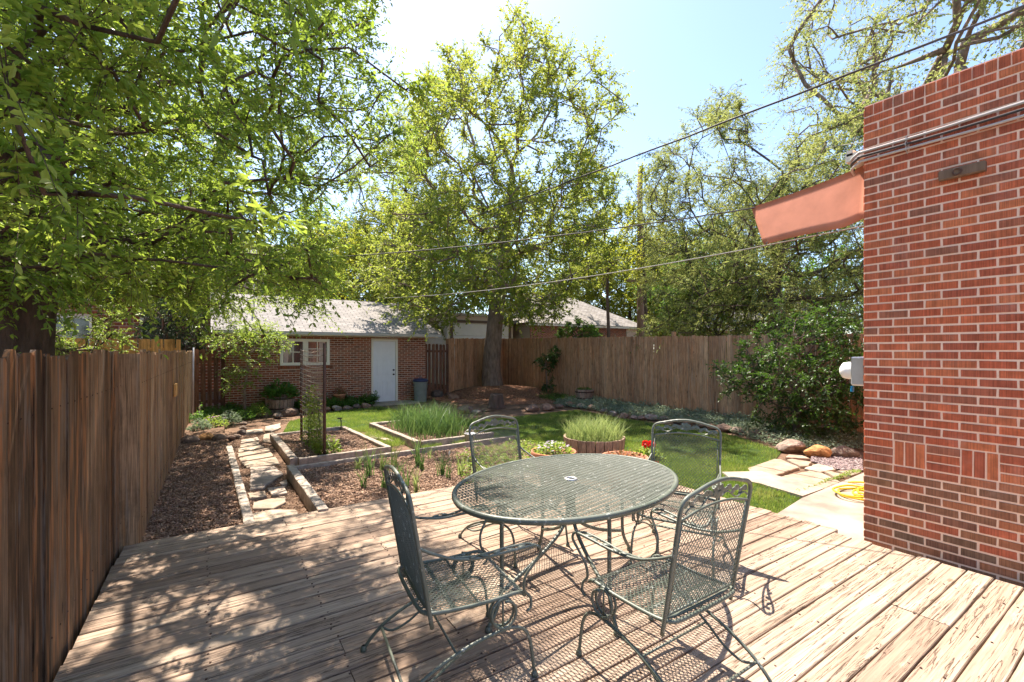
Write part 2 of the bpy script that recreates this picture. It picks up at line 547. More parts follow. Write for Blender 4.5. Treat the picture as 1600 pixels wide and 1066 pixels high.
MT['cable_grey'] = vmat('pale_cable', [(0.3, 0.29, 0.28)], 6, 0.2, 0.6, 0.3, 0.1)
MT['yellow'] = vmat('yellow_hose_rubber', [(0.75, 0.58, 0.04)], 6, 0.12, 0.45, 0.4, 0.1)
MT['pink'] = vmat('salmon_painted_sheet', [(0.56, 0.235, 0.155)], 5, 0.16, 0.9, 0.1, 0.3, 160, 0.003)
MT['pole'] = vmat('utility_pole_wood', [(0.24, 0.165, 0.115)], 6, 0.4, 0.95, 0.1, 0.5, stretch=(3, 3, 0.3))
MT['glass'] = NT('dark_window_glass').m
_g = MT['glass'].node_tree.nodes['Principled BSDF']
_g.inputs['Base Color'].default_value = (0.02, 0.022, 0.025, 1); _g.inputs['Roughness'].default_value = 0.06
_g.inputs['Specular IOR Level'].default_value = 0.8
MT['curtain'] = vmat('curtain_cloth', [(0.55, 0.42, 0.38)], 6, 0.2, 0.9, 0.1, 0)
MT['bluelid'] = vmat('dark_blue_plastic', [(0.02, 0.03, 0.09)], 6, 0.1, 0.4, 0.4, 0)
MT['bin'] = vmat('grey_green_plastic', [(0.22, 0.26, 0.23)], 6, 0.15, 0.55, 0.3, 0.05)
MT['bluetag'] = vmat('blue_tag', [(0.02, 0.25, 0.5)], 6, 0.1, 0.5, 0.3, 0)
MT['whitetag'] = vmat('white_plastic', [(0.8, 0.8, 0.8)], 6, 0.05, 0.5, 0.3, 0)
MT['beige'] = vmat('beige_stucco', [(0.42, 0.33, 0.26)], 4, 0.15, 0.9, 0.1, 0.2)
MT['cream'] = vmat('cream_siding', [(0.72, 0.66, 0.58)], 4, 0.08, 0.8, 0.2, 0.1)
MT['browntrim'] = vmat('brown_trim_paint', [(0.16, 0.12, 0.10)], 4, 0.1, 0.7, 0.2, 0.1)


def shingle_mat(name, c1, c2):
    t = NT(name)
    v = t.coord((1, 1, 1), src='UV')
    b = t.n('ShaderNodeTexBrick')
    b.inputs['Scale'].default_value = 1.0
    b.inputs['Mortar Size'].default_value = 0.012
    b.inputs['Brick Width'].default_value = 0.30
    b.inputs['Row Height'].default_value = 0.14
    b.inputs['Color1'].default_value = (*c1, 1)
    b.inputs['Color2'].default_value = (*c2, 1)
    b.inputs['Mortar'].default_value = (c1[0] * .45, c1[1] * .45, c1[2] * .45, 1)
    t.l(v, b.inputs['Vector'])
    c = t.mix(1.0, b.outputs['Color'], t.ramp(t.noise(t.coord((1, 1, 1), src='UV'), 2.2, 5, 0.7), [(0.3, 0.8), (0.7, 1.12)]), 'MULTIPLY')
    t.set(c, 0.92, 0.15)
    t.bump(b.outputs['Fac'], -0.5, 0.01)
    return t.m


MT['shingle'] = shingle_mat('grey_shingles', (0.24, 0.225, 0.215), (0.32, 0.30, 0.285))
MT['shingle2'] = shingle_mat('pinkish_grey_shingles', (0.24, 0.22, 0.21), (0.37, 0.345, 0.335))


def roof_quad(name, pts, mat, parent, thick=0.03):
    """slab from 4 (or 3) corners, eave-left, eave-right, ridge-right, ridge-left with metre UVs"""
    P = [Vector(p) for p in pts]
    n = len(P)
    u = (P[1] - P[0]).normalized()
    nr = (P[1] - P[0]).cross(P[-1] - P[0]).normalized()
    w = nr.cross(u)
    vs = P + [p - nr * thick for p in P]
    fs = [tuple(range(n)), tuple(range(2 * n - 1, n - 1, -1))] + [(i, n + i, n + (i + 1) % n, (i + 1) % n) for i in range(n)]
    me = bpy.data.meshes.new(name)
    me.from_pydata([tuple(v) for v in vs], [], fs)
    uv = me.uv_layers.new(name='UVMap')
    for li, lp in enumerate(me.loops):
        d = vs[lp.vertex_index] - P[0]
        uv.data[li].uv = (d.dot(u), d.dot(w))
    me.materials.append(mat)
    return link(name, me, parent)
ORD = 'first second third fourth fifth sixth seventh eighth ninth tenth eleventh twelfth thirteenth fourteenth fifteenth sixteenth seventeenth eighteenth nineteenth twentieth twenty-first twenty-second twenty-third twenty-fourth'.split()

# ------------------------------------------------------------------ ground sheets
def sheet(name, poly, z, mat, label=None, kind='structure', res=None, hf=None, thick=None):
    mb = MB()
    if hf is None:
        n = len(poly)
        t = thick or 0.0
        if t:
            mb.prism(poly, z - t, z, 0.5)
        else:
            mb.add([(p[0], p[1], z) for p in poly], [tuple(range(n))], 0.5)
    else:
        x0, x1, y0, y1 = poly
        nx, ny = int((x1 - x0) / res) + 1, int((y1 - y0) / res) + 1
        vs = []
        for j in range(ny + 1):
            for i in range(nx + 1):
                x, y = x0 + (x1 - x0) * i / nx, y0 + (y1 - y0) * j / ny
                vs.append((x, y, z + hf(x, y)))
        fs = [(j * (nx + 1) + i, j * (nx + 1) + i + 1, (j + 1) * (nx + 1) + i + 1, (j + 1) * (nx + 1) + i) for j in range(ny) for i in range(nx)]
        mb.add(vs, fs, 0.5)
    o = mb.build(name, mat, smooth=hf is not None)
    return tag(o, label, kind=kind)


def fbm(x, y, s, seed=0.0):
    return mnoise.fractal(Vector((x * s, y * s, seed)), 1.0, 2.0, 4)


sheet('ground', [(-300, -300), (300, -300), (300, 300), (-300, 300)], GZ - 0.03, MT['soil'])

# lawn outline (survey points on the ground)
LAWN = [G(*p) for p in [(437, 683), (452, 658), (500, 645), (590, 634), (620, 640), (700, 652), (760, 655), (830, 648), (900, 640), (990, 656), (1100, 670), (1150, 680), (1222, 704), (1210, 718), (1165, 738), (1130, 745), (1187, 757), (1254, 776), (1216, 803)]] + [(4.74, 2.55), (4.74, 4.9), (5.0, 6.9), (4.75, 7.4), (4.75, 10.35), (2.6, 10.35), (2.55, 10.3)]
sheet('lawn', LAWN, GZ - 0.02, MT['turf'])


def inpoly(X, Y, poly):
    inside = np.zeros(len(X), dtype=bool)
    n = len(poly)
    j = n - 1
    for i in range(n):
        xi, yi = poly[i][0], poly[i][1]
        xj, yj = poly[j][0], poly[j][1]
        c = ((yi > Y) != (yj > Y)) & (X < (xj - xi) * (Y - yi) / (yj - yi + 1e-12) + xi)
        inside ^= c
        j = i
    return inside


# ------------------------------------------------------------------ deck
deck = thing('wooden_deck', 'weathered tan wooden deck of long boards beneath the green metal table', 'deck')
mb = MB(); nl = MB()
y = -2.6
pitch = 0.142
while y < 4.84:
    yc = y + 0.07
    xl = -0.735 + 0.0252 * yc + 0.035 + random.uniform(-.008, .008)
    xr = 4.60 + random.uniform(-.025, .03)
    joints = [xl]
    if random.random() < 0.75:
        joints.append(random.choice([0.6, 1.2, 1.8, 2.4, 3.0, 3.6]) + random.uniform(-.01, .01))
    joints.append(xr if yc < 1.75 else 4.70 + random.uniform(-.02, .02))
    for a, b in zip(joints[:-1], joints[1:]):
        dz = random.uniform(-.0025, .0025)
        # a board with slightly wavy worn edges
        nseg = max(3, int((b - a) / 0.16))
        vs = []
        ph = random.uniform(0, 99)
        for i in range(nseg + 1):
            x = a + 0.0025 + (b - a - 0.005) * i / nseg
            w1 = 0.0665 + mnoise.noise(Vector((x * 5, ph, 0))) * 0.0035
            w2 = 0.0665 + mnoise.noise(Vector((x * 5, ph + 9, 0))) * 0.0035
            zt = dz + mnoise.noise(Vector((x * 0.8, ph + 3, 0))) * 0.002
            vs += [(x, yc - w1, -.038), (x, yc - w1, zt - .004), (x, yc - w1 + .004, zt), (x, yc + w2 - .004, zt), (x, yc + w2, zt - .004), (x, yc + w2, -.038)]
        fs = []
        for i in range(nseg):
            for k in range(5):
                fs.append((i * 6 + k, i * 6 + k + 1, (i + 1) * 6 + k + 1, (i + 1) * 6 + k))
        fs.append((5, 4, 3, 2, 1, 0)); q = nseg * 6
        fs.append((q, q + 1, q + 2, q + 3, q + 4, q + 5))
        mb.add(vs, fs)
    for xj in [0.0, 0.6, 1.2, 1.8, 2.4, 3.0, 3.6, 4.2]:
        if xj > xl + .05:
            for yy in (-.045, .045):
                nl.lathe([(0.0001, 0.0035), (0.0058, 0.0028), (0.006, -0.004)], (xj + random.uniform(-.015, .015), yc + yy + random.uniform(-.008, .008), 0.0), 7)
    y += pitch
mb.build('deck_board', MT['deck'], deck)['kind'] = 'stuff'
nl.build('nail_head', MT['hoop'], deck)['kind'] = 'stuff'
mb = MB()
mb.bbox(-0.58, 4.66, 4.80, 4.838, -0.16, -0.0385)
for xj in np.arange(-0.4, 4.5, 0.6):
    mb.bbox(xj - .02, xj + .02, -2.6, 4.795, -0.14, -0.0385)
mb.build('joist_frame', MT['timber'], deck)

# concrete pad beside / under the house, walkway slab
pad = [(4.625, -4), (4.625, 1.9), (4.72, 2.3), G(1215, 803, -.09), G(1253, 779, -.09), G(1290, 764, -.09), G(1345, 741, -.09), (8.6, 2.55), (12, 2.5), (12, -4)]
sheet('concrete_pad', pad, -0.085, MT['concrete'], thick=.05)
walk = [G(*p) for p in [(1128, 739), (1190, 738), (1287, 765), (1254, 777), (1187, 757), (1140, 748)]]
sheet('concrete_walk', walk, GZ + 0.015, MT['concrete'], thick=.05)


# ------------------------------------------------------------------ brick walls
def brick_wall(mb, mo, O, u, nrm, L, H, holes=(), bl=0.203, ch=0.0677, joint=0.0142, proud=0.003, skip=None, seed=0, z_off=0):
    """O start corner, u unit direction along the wall, nrm outward normal; bricks stand proud of the mortar slab"""
    R = random.Random(seed)
    u = Vector(u); nrm = Vector(nrm); O = Vector(O); Z = Vector((0, 0, 1))
    rows = int(H / ch)

    def brick(s0, s1, z0, z1, r=None):
        if s1 - s0 < 0.02: return
        d = proud + R.uniform(-.0015, .0025)
        e = 0.0022
        vs = []
        for (s, z, dd) in ((s0, z0, -.02), (s1, z0, -.02), (s1, z1, -.02), (s0, z1, -.02), (s0, z0, d - e), (s1, z0, d - e), (s1, z1, d - e), (s0, z1, d - e),
                           (s0 + e, z0 + e, d), (s1 - e, z0 + e, d), (s1 - e, z1 - e, d), (s0 + e, z1 - e, d)):
            vs.append(O + u * (s + R.uniform(-.0018, .0018)) + Z * (z + R.uniform(-.0012, .0012)) + nrm * dd)
        fs = [(8, 9, 10, 11)]
        for i in range(4):
            j = (i + 1) % 4
            fs += [(i, j, 4 + j, 4 + i), (4 + i, 4 + j, 8 + j, 8 + i)]
        mb.add(vs, fs, R.random() if r is None else r)
    for k in range(rows):
        z0, z1 = k * ch + joint / 2, (k + 1) * ch - joint / 2
        s = -(bl / 2 if k % 2 else 0)
        while s < L:
            a, b = max(s, 0) + (joint / 2 if s > 0 else 0), min(s + bl, L) - joint / 2
            s += bl
            if a >= b: continue
            segs = [(a, b)]
            for (h0, h1, hz0, hz1) in holes:
                if z1 > hz0 and z0 < hz1:
                    ns = []
                    for (p, q) in segs:
                        if q <= h0 or p >= h1: ns.append((p, q)); continue
                        if p < h0: ns.append((p, h0))
                        if q > h1: ns.append((h1, q))
                    segs = ns
            for p, q in segs: brick(p, q, z0, z1)
    return brick


HC = (4.77, 1.63)            # house corner
house = thing('brick_house', 'red brick house corner with stepped rowlock top at the right edge', 'house', (HC[0], HC[1], -0.09))
ch = 0.0677
Lw = 4.6
b_hi = MB(); b_lo = MB()
zb = -0.09
z_lowtop = 11 * ch            # brown mixed bricks below
z_band0, z_band1 = 11 * ch, 14 * ch
H_up = 55 * ch
# lower brown courses (facing -X, bricks run towards -Y)
brick_wall(b_lo, None, (0, 0, 0), (0, -1, 0), (-1, 0, 0), Lw, z_lowtop, seed=1)
# decorative band of alternating upright and flat bricks
br = brick_wall(b_hi, None, (0, 0, 0), (0, -1, 0), (-1, 0, 0), Lw, 0.01, seed=2)
for k in range(3): br(0.004, 0.2, z_band0 + k * ch + .0055, z_band0 + (k + 1) * ch - .0055)
s = 0.21
fl = True
while s < Lw:
    for k in range(3):
        if fl: br(s + k * ch + .0055, s + (k + 1) * ch - .0055, z_band0 + .0055, z_band1 - .0055)
        else: br(s + .0055, s + 3 * ch - .0055, z_band0 + k * ch + .0055, z_band0 + (k + 1) * ch - .0055)
    s += 3 * ch
    fl = not fl
tmp = MB()
brick_wall(tmp, None, (0, 0, z_band1), (0, -1, 0), (-1, 0, 0), Lw, H_up - z_band1 + .01, seed=3)
b_hi.add(tmp.v, tmp.f); b_hi.r[-len(tmp.v):] = tmp.r
# rowlock cap, little steps
s = 0.0
i = 0
while s < Lw:
    br(s + .004, s + ch - .004, H_up + .006 + (0.0 if i % 1 else 0), H_up + .09)
    s += ch
    i += 1
# wall that faces the garden (+Y), bricks run towards +X
brick_wall(b_lo, None, (0, 0, 0), (1, 0, 0), (0, 1, 0), 6.0, z_lowtop, seed=4)
tmp = MB()
brick_wall(tmp, None, (0, 0, z_lowtop), (1, 0, 0), (0, 1, 0), 6.0, H_up + .11 - z_lowtop, holes=[(1.2, 4.6, .45, 1.4)], seed=5)
b_hi.add(tmp.v, tmp.f); b_hi.r[-len(tmp.v):] = tmp.r
b_hi.build('brick_face', MT['brick'], house)
b_lo.build('lower_brick_face', MT['brick_low'], house)
mb = MB()
mb.bbox(0.002, 0.3, -Lw, -0.002, 0.0, H_up + .1, .5)
mb.bbox(0.3, 6.0, -0.3, -0.002, 0.0, H_up + .1, .5)
mb.build('mortar_core', MT['mortar'], house)
mb = MB()
mb.bbox(-.035, .30, -Lw, 0.03, -0.04, 0.012, .5)
mb.build('foundation_lip', MT['concrete'], house)
mb = MB()
mb.bbox(1.2, 4.6, -.05, -.004, .8, 2.2)
mb.build('window', MT['glass'], house)
mb = MB(); mb.bbox(.3, 6, -4.6, -.3, H_up - .3, H_up - .25); mb.build('roof', MT['trimgrey'], house)
# gutter end / eave at the corner
mb = MB()
mb.prism([(0.05, 0.0), (0.5, 0.0), (0.5, .16), (0.05, .16)], 3.40, 3.47, .5)
mb.prism([(0.05, .102), (0.5, .102), (0.5, .15), (0.05, .15)], 3.45, 3.50, .5)
mb.build('eave', MT['white'], house)

# conduits along the wall
for k, (z, r, dx, lab, mt) in enumerate([(3.33, .012, -.035, 'upper grey conduit pipe clamped along the red brick wall', 'conduit'),
                                     (3.285, .0105, -.045, 'dark cable running between the two pale pipes on the brick wall', 'cable'),
                                     (3.245, .011, -.035, 'lowest pale conduit pipe along the red brick wall', 'conduit')]):
    c = thing('wall_conduit' if k != 1 else 'wall_cable', lab, 'pipe' if k != 1 else 'cable', (HC[0], HC[1], 0))
    pts = [(dx, -4.4 + i * .4, z + .006 * math.sin(i * 1.7 + k)) for i in range(12)] + [(dx, .02, z), (dx + .06, .10, z - .02), (dx + .2, .13, z - .03)]
    mb = MB(); mb.tube(cr(pts, 3), r, 8)
    mb.build('pipe', MT[mt], c, True)
    for i in range(5):
        mb = MB()
        mb.tube([(dx + .03, -.3 - i * .9, z - .03), (dx - r - .003, -.3 - i * .9, z - r), (dx - r - .004, -.3 - i * .9, z + r), (dx + .03, -.3 - i * .9, z + .03)], .004, 5)
        mb.build('clamp', MT['galv'], c)

# wooden block with hook
w = thing('hook_block', 'short weathered wooden block with a rusty ring on the brick wall', 'wall hook', (HC[0] - .012, 1.0, 2.955))
mb = MB(); mb.bevbox((-.024, 0, 0), (.045, .26, .075), .006)
mb.build('block', MT['pole'], w)
mb = MB()
mb.tube([(-.055 - .005, .02 + .024 * math.cos(a), .0 + .024 * math.sin(a)) for a in np.linspace(0, 2 * math.pi, 17)[:-1]], .006, 6, True)
mb.tube([(-.045, .02, .022), (-.062, .02, .024)], .005, 6)
mb.build('ring', MT['rustrod'], w, True)

# electric meter on the far side of the corner
m_ = thing('electric_meter', 'grey electric meter box with a domed white cover beyond the brick corner', 'electric meter', (HC[0] + .22, HC[1] + .005, 1.42))
mb = MB(); mb.bevbox((0, .075, 0), (.26, .11, .26), .012, r=.5)
mb.build('meter_box', MT['galv'], m_)
mb = MB()
prof = [(.078, 0), (.08, .06), (.072, .10), (.04, .122), (.001, .126)]
vv = []
n = 20
for (rr, h) in prof: vv += [(rr * math.cos(2 * math.pi * k / n), .13 + h, rr * math.sin(2 * math.pi * k / n)) for k in range(n)]
mb.add(vv, [(i * n + k, i * n + (k + 1) % n, (i + 1) * n + (k + 1) % n, (i + 1) * n + k) for i in range(len(prof) - 1) for k in range(n)])
mb.build('meter_cover', MT['whitetag'], m_, True)
mb = MB(); mb.tube([(0, .05, .12), (0, .05, 1.2)], .022, 8); mb.build('riser_pipe', MT['conduit'], m_, True)
mb = MB(); mb.bevbox((-.06, .14, -.165), (.04, .02, .055), .004); mb.tube([(-.06, .14, -.135), (-.06, .135, -.11)], .003, 5)
mb.build('blue_seal', MT['bluetag'], m_)

# salmon awning sheet
aw = thing('window_awning', 'faded salmon pink awning sheet sticking out from the brick corner', 'awning', (HC[0], HC[1], 0))
mb = MB()
ns, nt = 16, 6
vs = []
for layer in (0, 1):
    for i in range(ns + 1):
        a = i / ns
        for j in range(nt + 1):
            b = j / nt
            yy = .03 + (.89 + .22 * b) * a
            bow = -.03 * math.sin(math.pi * a)
            top = 3.20 + .12 * (1 - a) + bow * .6
            bot = 2.72 - bow * .8 + .07 * max(0, 1 - a / .25) ** 1.5
            zz = bot + (top - bot) * b
            xx = .10 + .16 * (b) + .012 * (b - .5) ** 2 + layer * .008
            vs.append((xx, yy, zz))
fs = []
q = (ns + 1) * (nt + 1)
for i in range(ns):
    for j in range(nt):
        a0 = i * (nt + 1) + j
        f = (a0, a0 + 1, a0 + nt + 2, a0 + nt + 1)
        fs.append(f); fs.append(tuple(x + q for x in f[::-1]))
for i in range(ns):
    for j0 in (0, nt):
        a0 = i * (nt + 1) + j0
        fs.append((a0, a0 + nt + 1, a0 + nt + 1 + q, a0 + q))
for j in range(nt):
    for i0 in (0, ns):
        a0 = i0 * (nt + 1) + j
        fs.append((a0, a0 + 1, a0 + 1 + q, a0 + q))
mb.add(vs, fs)
mb.build('awning_sheet', MT['pink'], aw, True)
mb = MB()
mb.tube([(.31, .0, 3.19), (.31, .6, 3.17), (.31, 1.10, 3.19)], .011, 6)
mb.tube([(.15, .0, 2.80), (.15, .9, 2.77)], .008, 6)
mb.build('awning_rod', MT['galv'], aw, True)
for yy in (.40, .88):
    mb = MB(); mb.tube([(.12, yy, 2.76), (.09, yy + .01, 2.71), (.075, yy, 2.735)], .004, 5); mb.build('hook', MT['cable'], aw)

# yellow hose
hs = MB()
pts = []
for i in range(125):
    a = i * .21
    rr = .20 + .075 * math.sin(i * .113) + .02 * math.sin(i * .37)
    pts.append((.05 * math.sin(i * .085) + rr * math.cos(a) * 1.25, rr * math.sin(a) * .9 + .03 * math.sin(i * .11), .012 + .013 * (i / 21) + .006 * math.sin(i * .9)))
pts = [(.62, -.25, .012), (.5, -.1, .012)] + pts
hs.tube(pts, .0115, 7)
ho = hs.build('garden_hose', MT['yellow'], None, True)
gx, gy = G(1352, 776, -.085)
ho.location = (gx, gy, -.084)
tag(ho, 'coiled yellow garden hose lying on the concrete by the brick corner', 'hose')


# ------------------------------------------------------------------ board fences
def fence(label, p0, p1, z0, ztop, mat, bw=.135, gap=.006, side=1, cat='fence', seed=0, slope=0.0, rag=.02, dog=.03, posts=True, group=None, gapfn=None, ztop1=None, name='board_fence'):
    R = random.Random(seed)
    p0 = Vector((*p0, 0)); p1 = Vector((*p1, 0))
    L = (p1 - p0).length
    ang = math.atan2(p1.y - p0.y, p1.x - p0.x)
    t = thing(name, label, cat, (p0.x, p0.y, 0), ang, group)
    mb = MB()
    s = 0.0
    while s < L - .03:
        w = min(bw + R.uniform(-.012, .008), L - s)
        zt = ztop + (0 if ztop1 is None else (ztop1 - ztop) * s / L) + R.uniform(-rag, rag * .5)
        zb_ = z0 + R.uniform(-.0, .01)
        g = gap if gapfn is None else gapfn(R)
        d = dog * R.uniform(.7, 1.2)
        th = .009
        off = R.uniform(-.006, .006)
        w = min(w, L - s)
        tilt = R.uniform(-.008, .008)
        cup = R.uniform(-.004, .004)
        prof = [(g / 2, zb_), (w - g / 2, zb_), (w - g / 2, zt - d), (w - g / 2 - d * .9, zt), (g / 2 + d * .9, zt), (g / 2, zt - d)]
        vs = []
        for yy in (-th, th):
            for (x, z) in prof:
                vs.append((s + x + tilt * (z - z0), yy + off + cup * (1 if x > w / 2 else -1), z))
        fs = [(5, 4, 3, 2, 1, 0), (6, 7, 8, 9, 10, 11)] + [(i, (i + 1) % 6, 6 + (i + 1) % 6, 6 + i) for i in range(6)]
        mb.add(vs, fs, R.random())
        s += w + (g if gapfn is not None else 0)
    mb.build('boards', mat, t)
    nb = MB(); R2 = random.Random(seed + 50)
    for zz in (z0 + .3, ztop - .28):
        s_ = .04
        while s_ < min(L, 12):
            nb.lathe([(.0001, 0.0), (.004, 0), (.004, .006)], (0, 0, 0), 6)
            for q in range(len(nb.v) - 18, len(nb.v)):
                a_ = nb.v[q]; nb.v[q] = (s_ + a_[0], -side * .0225 - a_[2] * side * .5, zz + a_[1] + 0)
            s_ += bw
    nb.build('nail_head', MT['hoop'], t)['kind'] = 'stuff'
    for zz in (z0 + .3, ztop - .28):
        r = MB(); r.bbox(0, L, side * .016, side * .055, zz - .045, zz + .045, R.random())
        r.build('rail', mat, t)
    if posts:
        k = 0.05
        while k < L:
            r = MB(); r.bbox(k - .045, k + .045, side * .057, side * .145, z0 - .02, ztop - .03, R.random())
            r.build('post', mat, t)
            k += 2.4
    return t


fx = lambda y: -0.735 + 0.0252 * y
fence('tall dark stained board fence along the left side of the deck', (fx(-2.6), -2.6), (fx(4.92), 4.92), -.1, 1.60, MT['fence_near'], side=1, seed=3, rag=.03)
f2 = fence('sun bleached board fence along the left mulch bed beyond the deck', (-.50, 4.93), (-.35, 15.35), GZ - .02, 1.61, MT['fence_grey'], side=1, seed=4, rag=.035)
mb = MB(); mb.bbox(-.03, .004, -.03, .15, -.1, 1.58, .4)
o = mb.build('end_board', MT['fence_grey'], f2)
mb = MB(); mb.bevbox((3.9, -.03, 1.0), (.34, .03, .19), .004, r=.5); mb.build('repair_patch', MT['fence_orange'], f2)
mb = MB(); mb.tube([(10.45, -.03, -.1), (10.45, -.03, 1.70)], .018, 8); mb.build('metal_post', MT['galv'], f2, True)
fence('reddish brown gapped fence between the left fence and the brick garage', (-.33, 15.45), (.42, 15.45), GZ, 1.66, MT['fence_red'], side=1, seed=5, gapfn=lambda R: .022, rag=.03, posts=False)
fence('low dark gate of gapped boards beside the brick garage', (6.50, 16.2), (7.86, 16.3), GZ, 1.88, MT['fence_red'], side=1, seed=6, gapfn=lambda R: .022, rag=.02, cat='gate', name='board_gate')
fence('brown board fence behind the large tree', (7.88, 16.35), (11.62, 18.2), GZ, 2.12, MT['fence_far'], side=1, seed=7, ztop1=2.2)
fence('long brown board fence along the far right side of the lawn', (11.62, 18.2), (11.0, 1.2), GZ, 2.2, MT['fence_far'], side=1, seed=8, ztop1=1.93)
fence('bright orange cedar fence beyond the weathered left fence', (-6.5, 14.6), (-.62, 15.3), GZ, 1.92, MT['fence_orange'], side=1, seed=9, rag=.006, dog=.01)
fence('grey board fence of the neighbour past the orange fence', (-6.5, 14.8), (-9.5, 3), GZ, 1.7, MT['fence_far'], side=-1, seed=19)


# ------------------------------------------------------------------ garage
gar = thing('brick_garage', 'dark brown brick garage with white door and grey shingle roof', 'garage', (0.42, 15.3, GZ))
GL, GH = 6.05, 2.42
door_x = (4.28, 5.08)
D0, D1 = 4.12, 5.02          # door opening in local x
W0, W1 = 1.39, 2.80
WZ0, WZ1 = 1.29, 2.10
mb = MB()
brick_wall(mb, None, (0, 0, 0), (1, 0, 0), (0, -1, 0), GL, GH, holes=[(D0 - .005, D1 + .005, -1, 2.12), (W0 - .005, W1 + .005, WZ0 - .115, WZ1 + .005)], seed=21)
# rowlock sill bricks under the window
R_ = random.Random(4)
s = W0 - .06
while s < W1 + .05:
    mb.box((s + .034, -.02, WZ0 - .057), (.058, .05, .10), r=R_.random()); s += .068
brick_wall(mb, None, (GL, 0, 0), (0, 1, 0), (1, 0, 0), 6.2, GH, seed=22)
brick_wall(mb, None, (0, 6.2, 0), (0, -1, 0), (-1, 0, 0), 6.2, GH, seed=23)
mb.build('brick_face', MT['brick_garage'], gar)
mb = MB()
for a, b, z0_, z1_ in ((.002, D0, 0, GH), (D1, GL - .002, 0, GH), (D0, D1, 2.12, GH)):
    if a < W0 < b:
        mb.bbox(a, W0, .002, .25, z0_, z1_, .5); mb.bbox(W1, b, .002, .25, z0_, z1_, .5)
        mb.bbox(W0, W1, .002, .25, z0_, WZ0, .5); mb.bbox(W0, W1, .002, .25, WZ1, z1_, .5)
    else:
        mb.bbox(a, b, .002, .25, z0_, z1_, .5)
mb.bbox(.002, .25, .25, 6.2, 0, GH, .5); mb.bbox(GL - .25, GL - .002, .25, 6.2, 0, GH, .5); mb.bbox(.25, GL - .25, 5.95, 6.2, 0, GH, .5)
mb.add([(GL - .1, .1, GH), (GL - .1, 6.1, GH), (GL - .1, 3.1, GH + 1.15), (GL - .2, .1, GH), (GL - .2, 6.1, GH), (GL - .2, 3.1, GH + 1.15)], [(0, 1, 2), (5, 4, 3), (0, 2, 5, 3), (1, 4, 5, 2), (0, 3, 4, 1)], .5)
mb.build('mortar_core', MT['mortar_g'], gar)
ez = 2.31; ey = -.45; rz_ = 3.70; ry = 3.1
roof_quad('roof', [(-.35, ey, ez), (GL + .38, ey, ez), (GL + .38, ry, rz_), (-.35, ry, rz_)], MT['shingle'], gar, .05)
rb = roof_quad('roof', [(GL + .38, 6.65, ez), (-.35, 6.65, ez), (-.35, ry + .002, rz_), (GL + .38, ry + .002, rz_)], MT['shingle'], gar, .05)
mb = MB()
mb.bbox(-.35, GL + .38, ey - .07, ey - .004, ez - .09, ez - .005, .5)
mb.build('gutter', MT['trimgrey'], gar)
mb = MB(); mb.bbox(-.3, GL + .3, ey + .02, .0 - .03, ez - .115, ez - .09, .5); mb.build('soffit', MT['white'], gar)
# window
wi = MB()
fr = .085
wi.bbox(W0, W1, -.035, .06, WZ1 - fr, WZ1, .5); wi.bbox(W0, W1, -.055, .06, WZ0, WZ0 + fr, .5)
wi.bbox(W0, W0 + fr, -.034, .06, WZ0 + fr, WZ1 - fr, .5); wi.bbox(W1 - fr, W1, -.034, .06, WZ0 + fr, WZ1 - fr, .5)
mid = (W0 + W1) / 2
wi.bbox(mid - .075, mid + .075, -.03, .06, WZ0 + fr, WZ1 - fr, .5)
wf = wi.build('window', MT['white'], gar)
gl = MB(); gl.bbox(W0 + fr, W1 - fr, .03, .036, WZ0 + fr, WZ1 - fr, .5); gl.build('pane', MT['glass'], wf)
mu = MB()
for a, b in ((W0 + fr, mid - .075), (mid + .075, W1 - fr)):
    c = (a + b) / 2
    mu.bbox(c - .014, c + .014, .006, .029, WZ0 + fr, WZ1 - fr, .5)
    zc = (WZ0 + WZ1) / 2
    for zz in ((zc,) if a < mid else (zc - .1, zc + .1)):
        mu.bbox(a, c - .015, .007, .028, zz - .011, zz + .011, .5); mu.bbox(c + .015, b, .007, .028, zz - .011, zz + .011, .5)
mu.build('muntin', MT['white'], wf)
cu = MB()
for a in (W0 + .11, mid + .40):
    cu.add([(a, .027, WZ1 - fr), (a + .18, .027, WZ1 - fr), (a + .10, .027, WZ0 + fr), (a, .027, WZ0 + fr)], [(0, 1, 2, 3)], .5)
cu.build('curtain', MT['curtain'], wf)
# door
dm = MB()
dm.bbox(D0, D0 + .06, -.03, .1, 0, 2.12, .5); dm.bbox(D1 - .06, D1, -.03, .1, 0, 2.12, .5); dm.bbox(D0 + .06, D1 - .06, -.03, .1, 2.06, 2.12, .5)
dm.build('door_frame', MT['white'], gar)
dd = MB()
dx0, dx1 = D0 + .063, D1 - .063
dd.bbox(dx0, dx1, .03, .07, .02, 2.055, .5)
cw = (dx1 - dx0)
for cx0, cx1 in ((dx0 + .10, dx0 + cw / 2 - .05), (dx0 + cw / 2 + .05, dx1 - .10)):
    for z0_, z1_ in ((.18, .75), (.88, 1.52), (1.65, 1.9)):
        for (a, b, c_, d_) in ((cx0, cx1, z0_, z0_ + .018), (cx0, cx1, z1_ - .018, z1_), (cx0, cx0 + .018, z0_ + .018, z1_ - .018), (cx1 - .018, cx1, z0_ + .018, z1_ - .018)):
            dd.bbox(a, b, .021, .03, c_, d_, .5)
        dd.bevbox(((cx0 + cx1) / 2, .028, (z0_ + z1_) / 2), (cx1 - cx0 - .08, .012, z1_ - z0_ - .08), .005, r=.5)
dob = dd.build('door', MT['door'], gar)
for zz in (.93, 1.08):
    k = MB(); k.lathe([(.0001, 0), (.03, .0), (.03, .01), (.012, .015), (.012, .035), (.026, .04), (.026, .06), (.0001, .068)], (0, 0, 0), 12)
    ko = k.build('knob', MT['black'], dob, True); ko.location = (dx1 - .07, .028, zz); ko.rotation_euler = (math.radians(90), 0, 0)
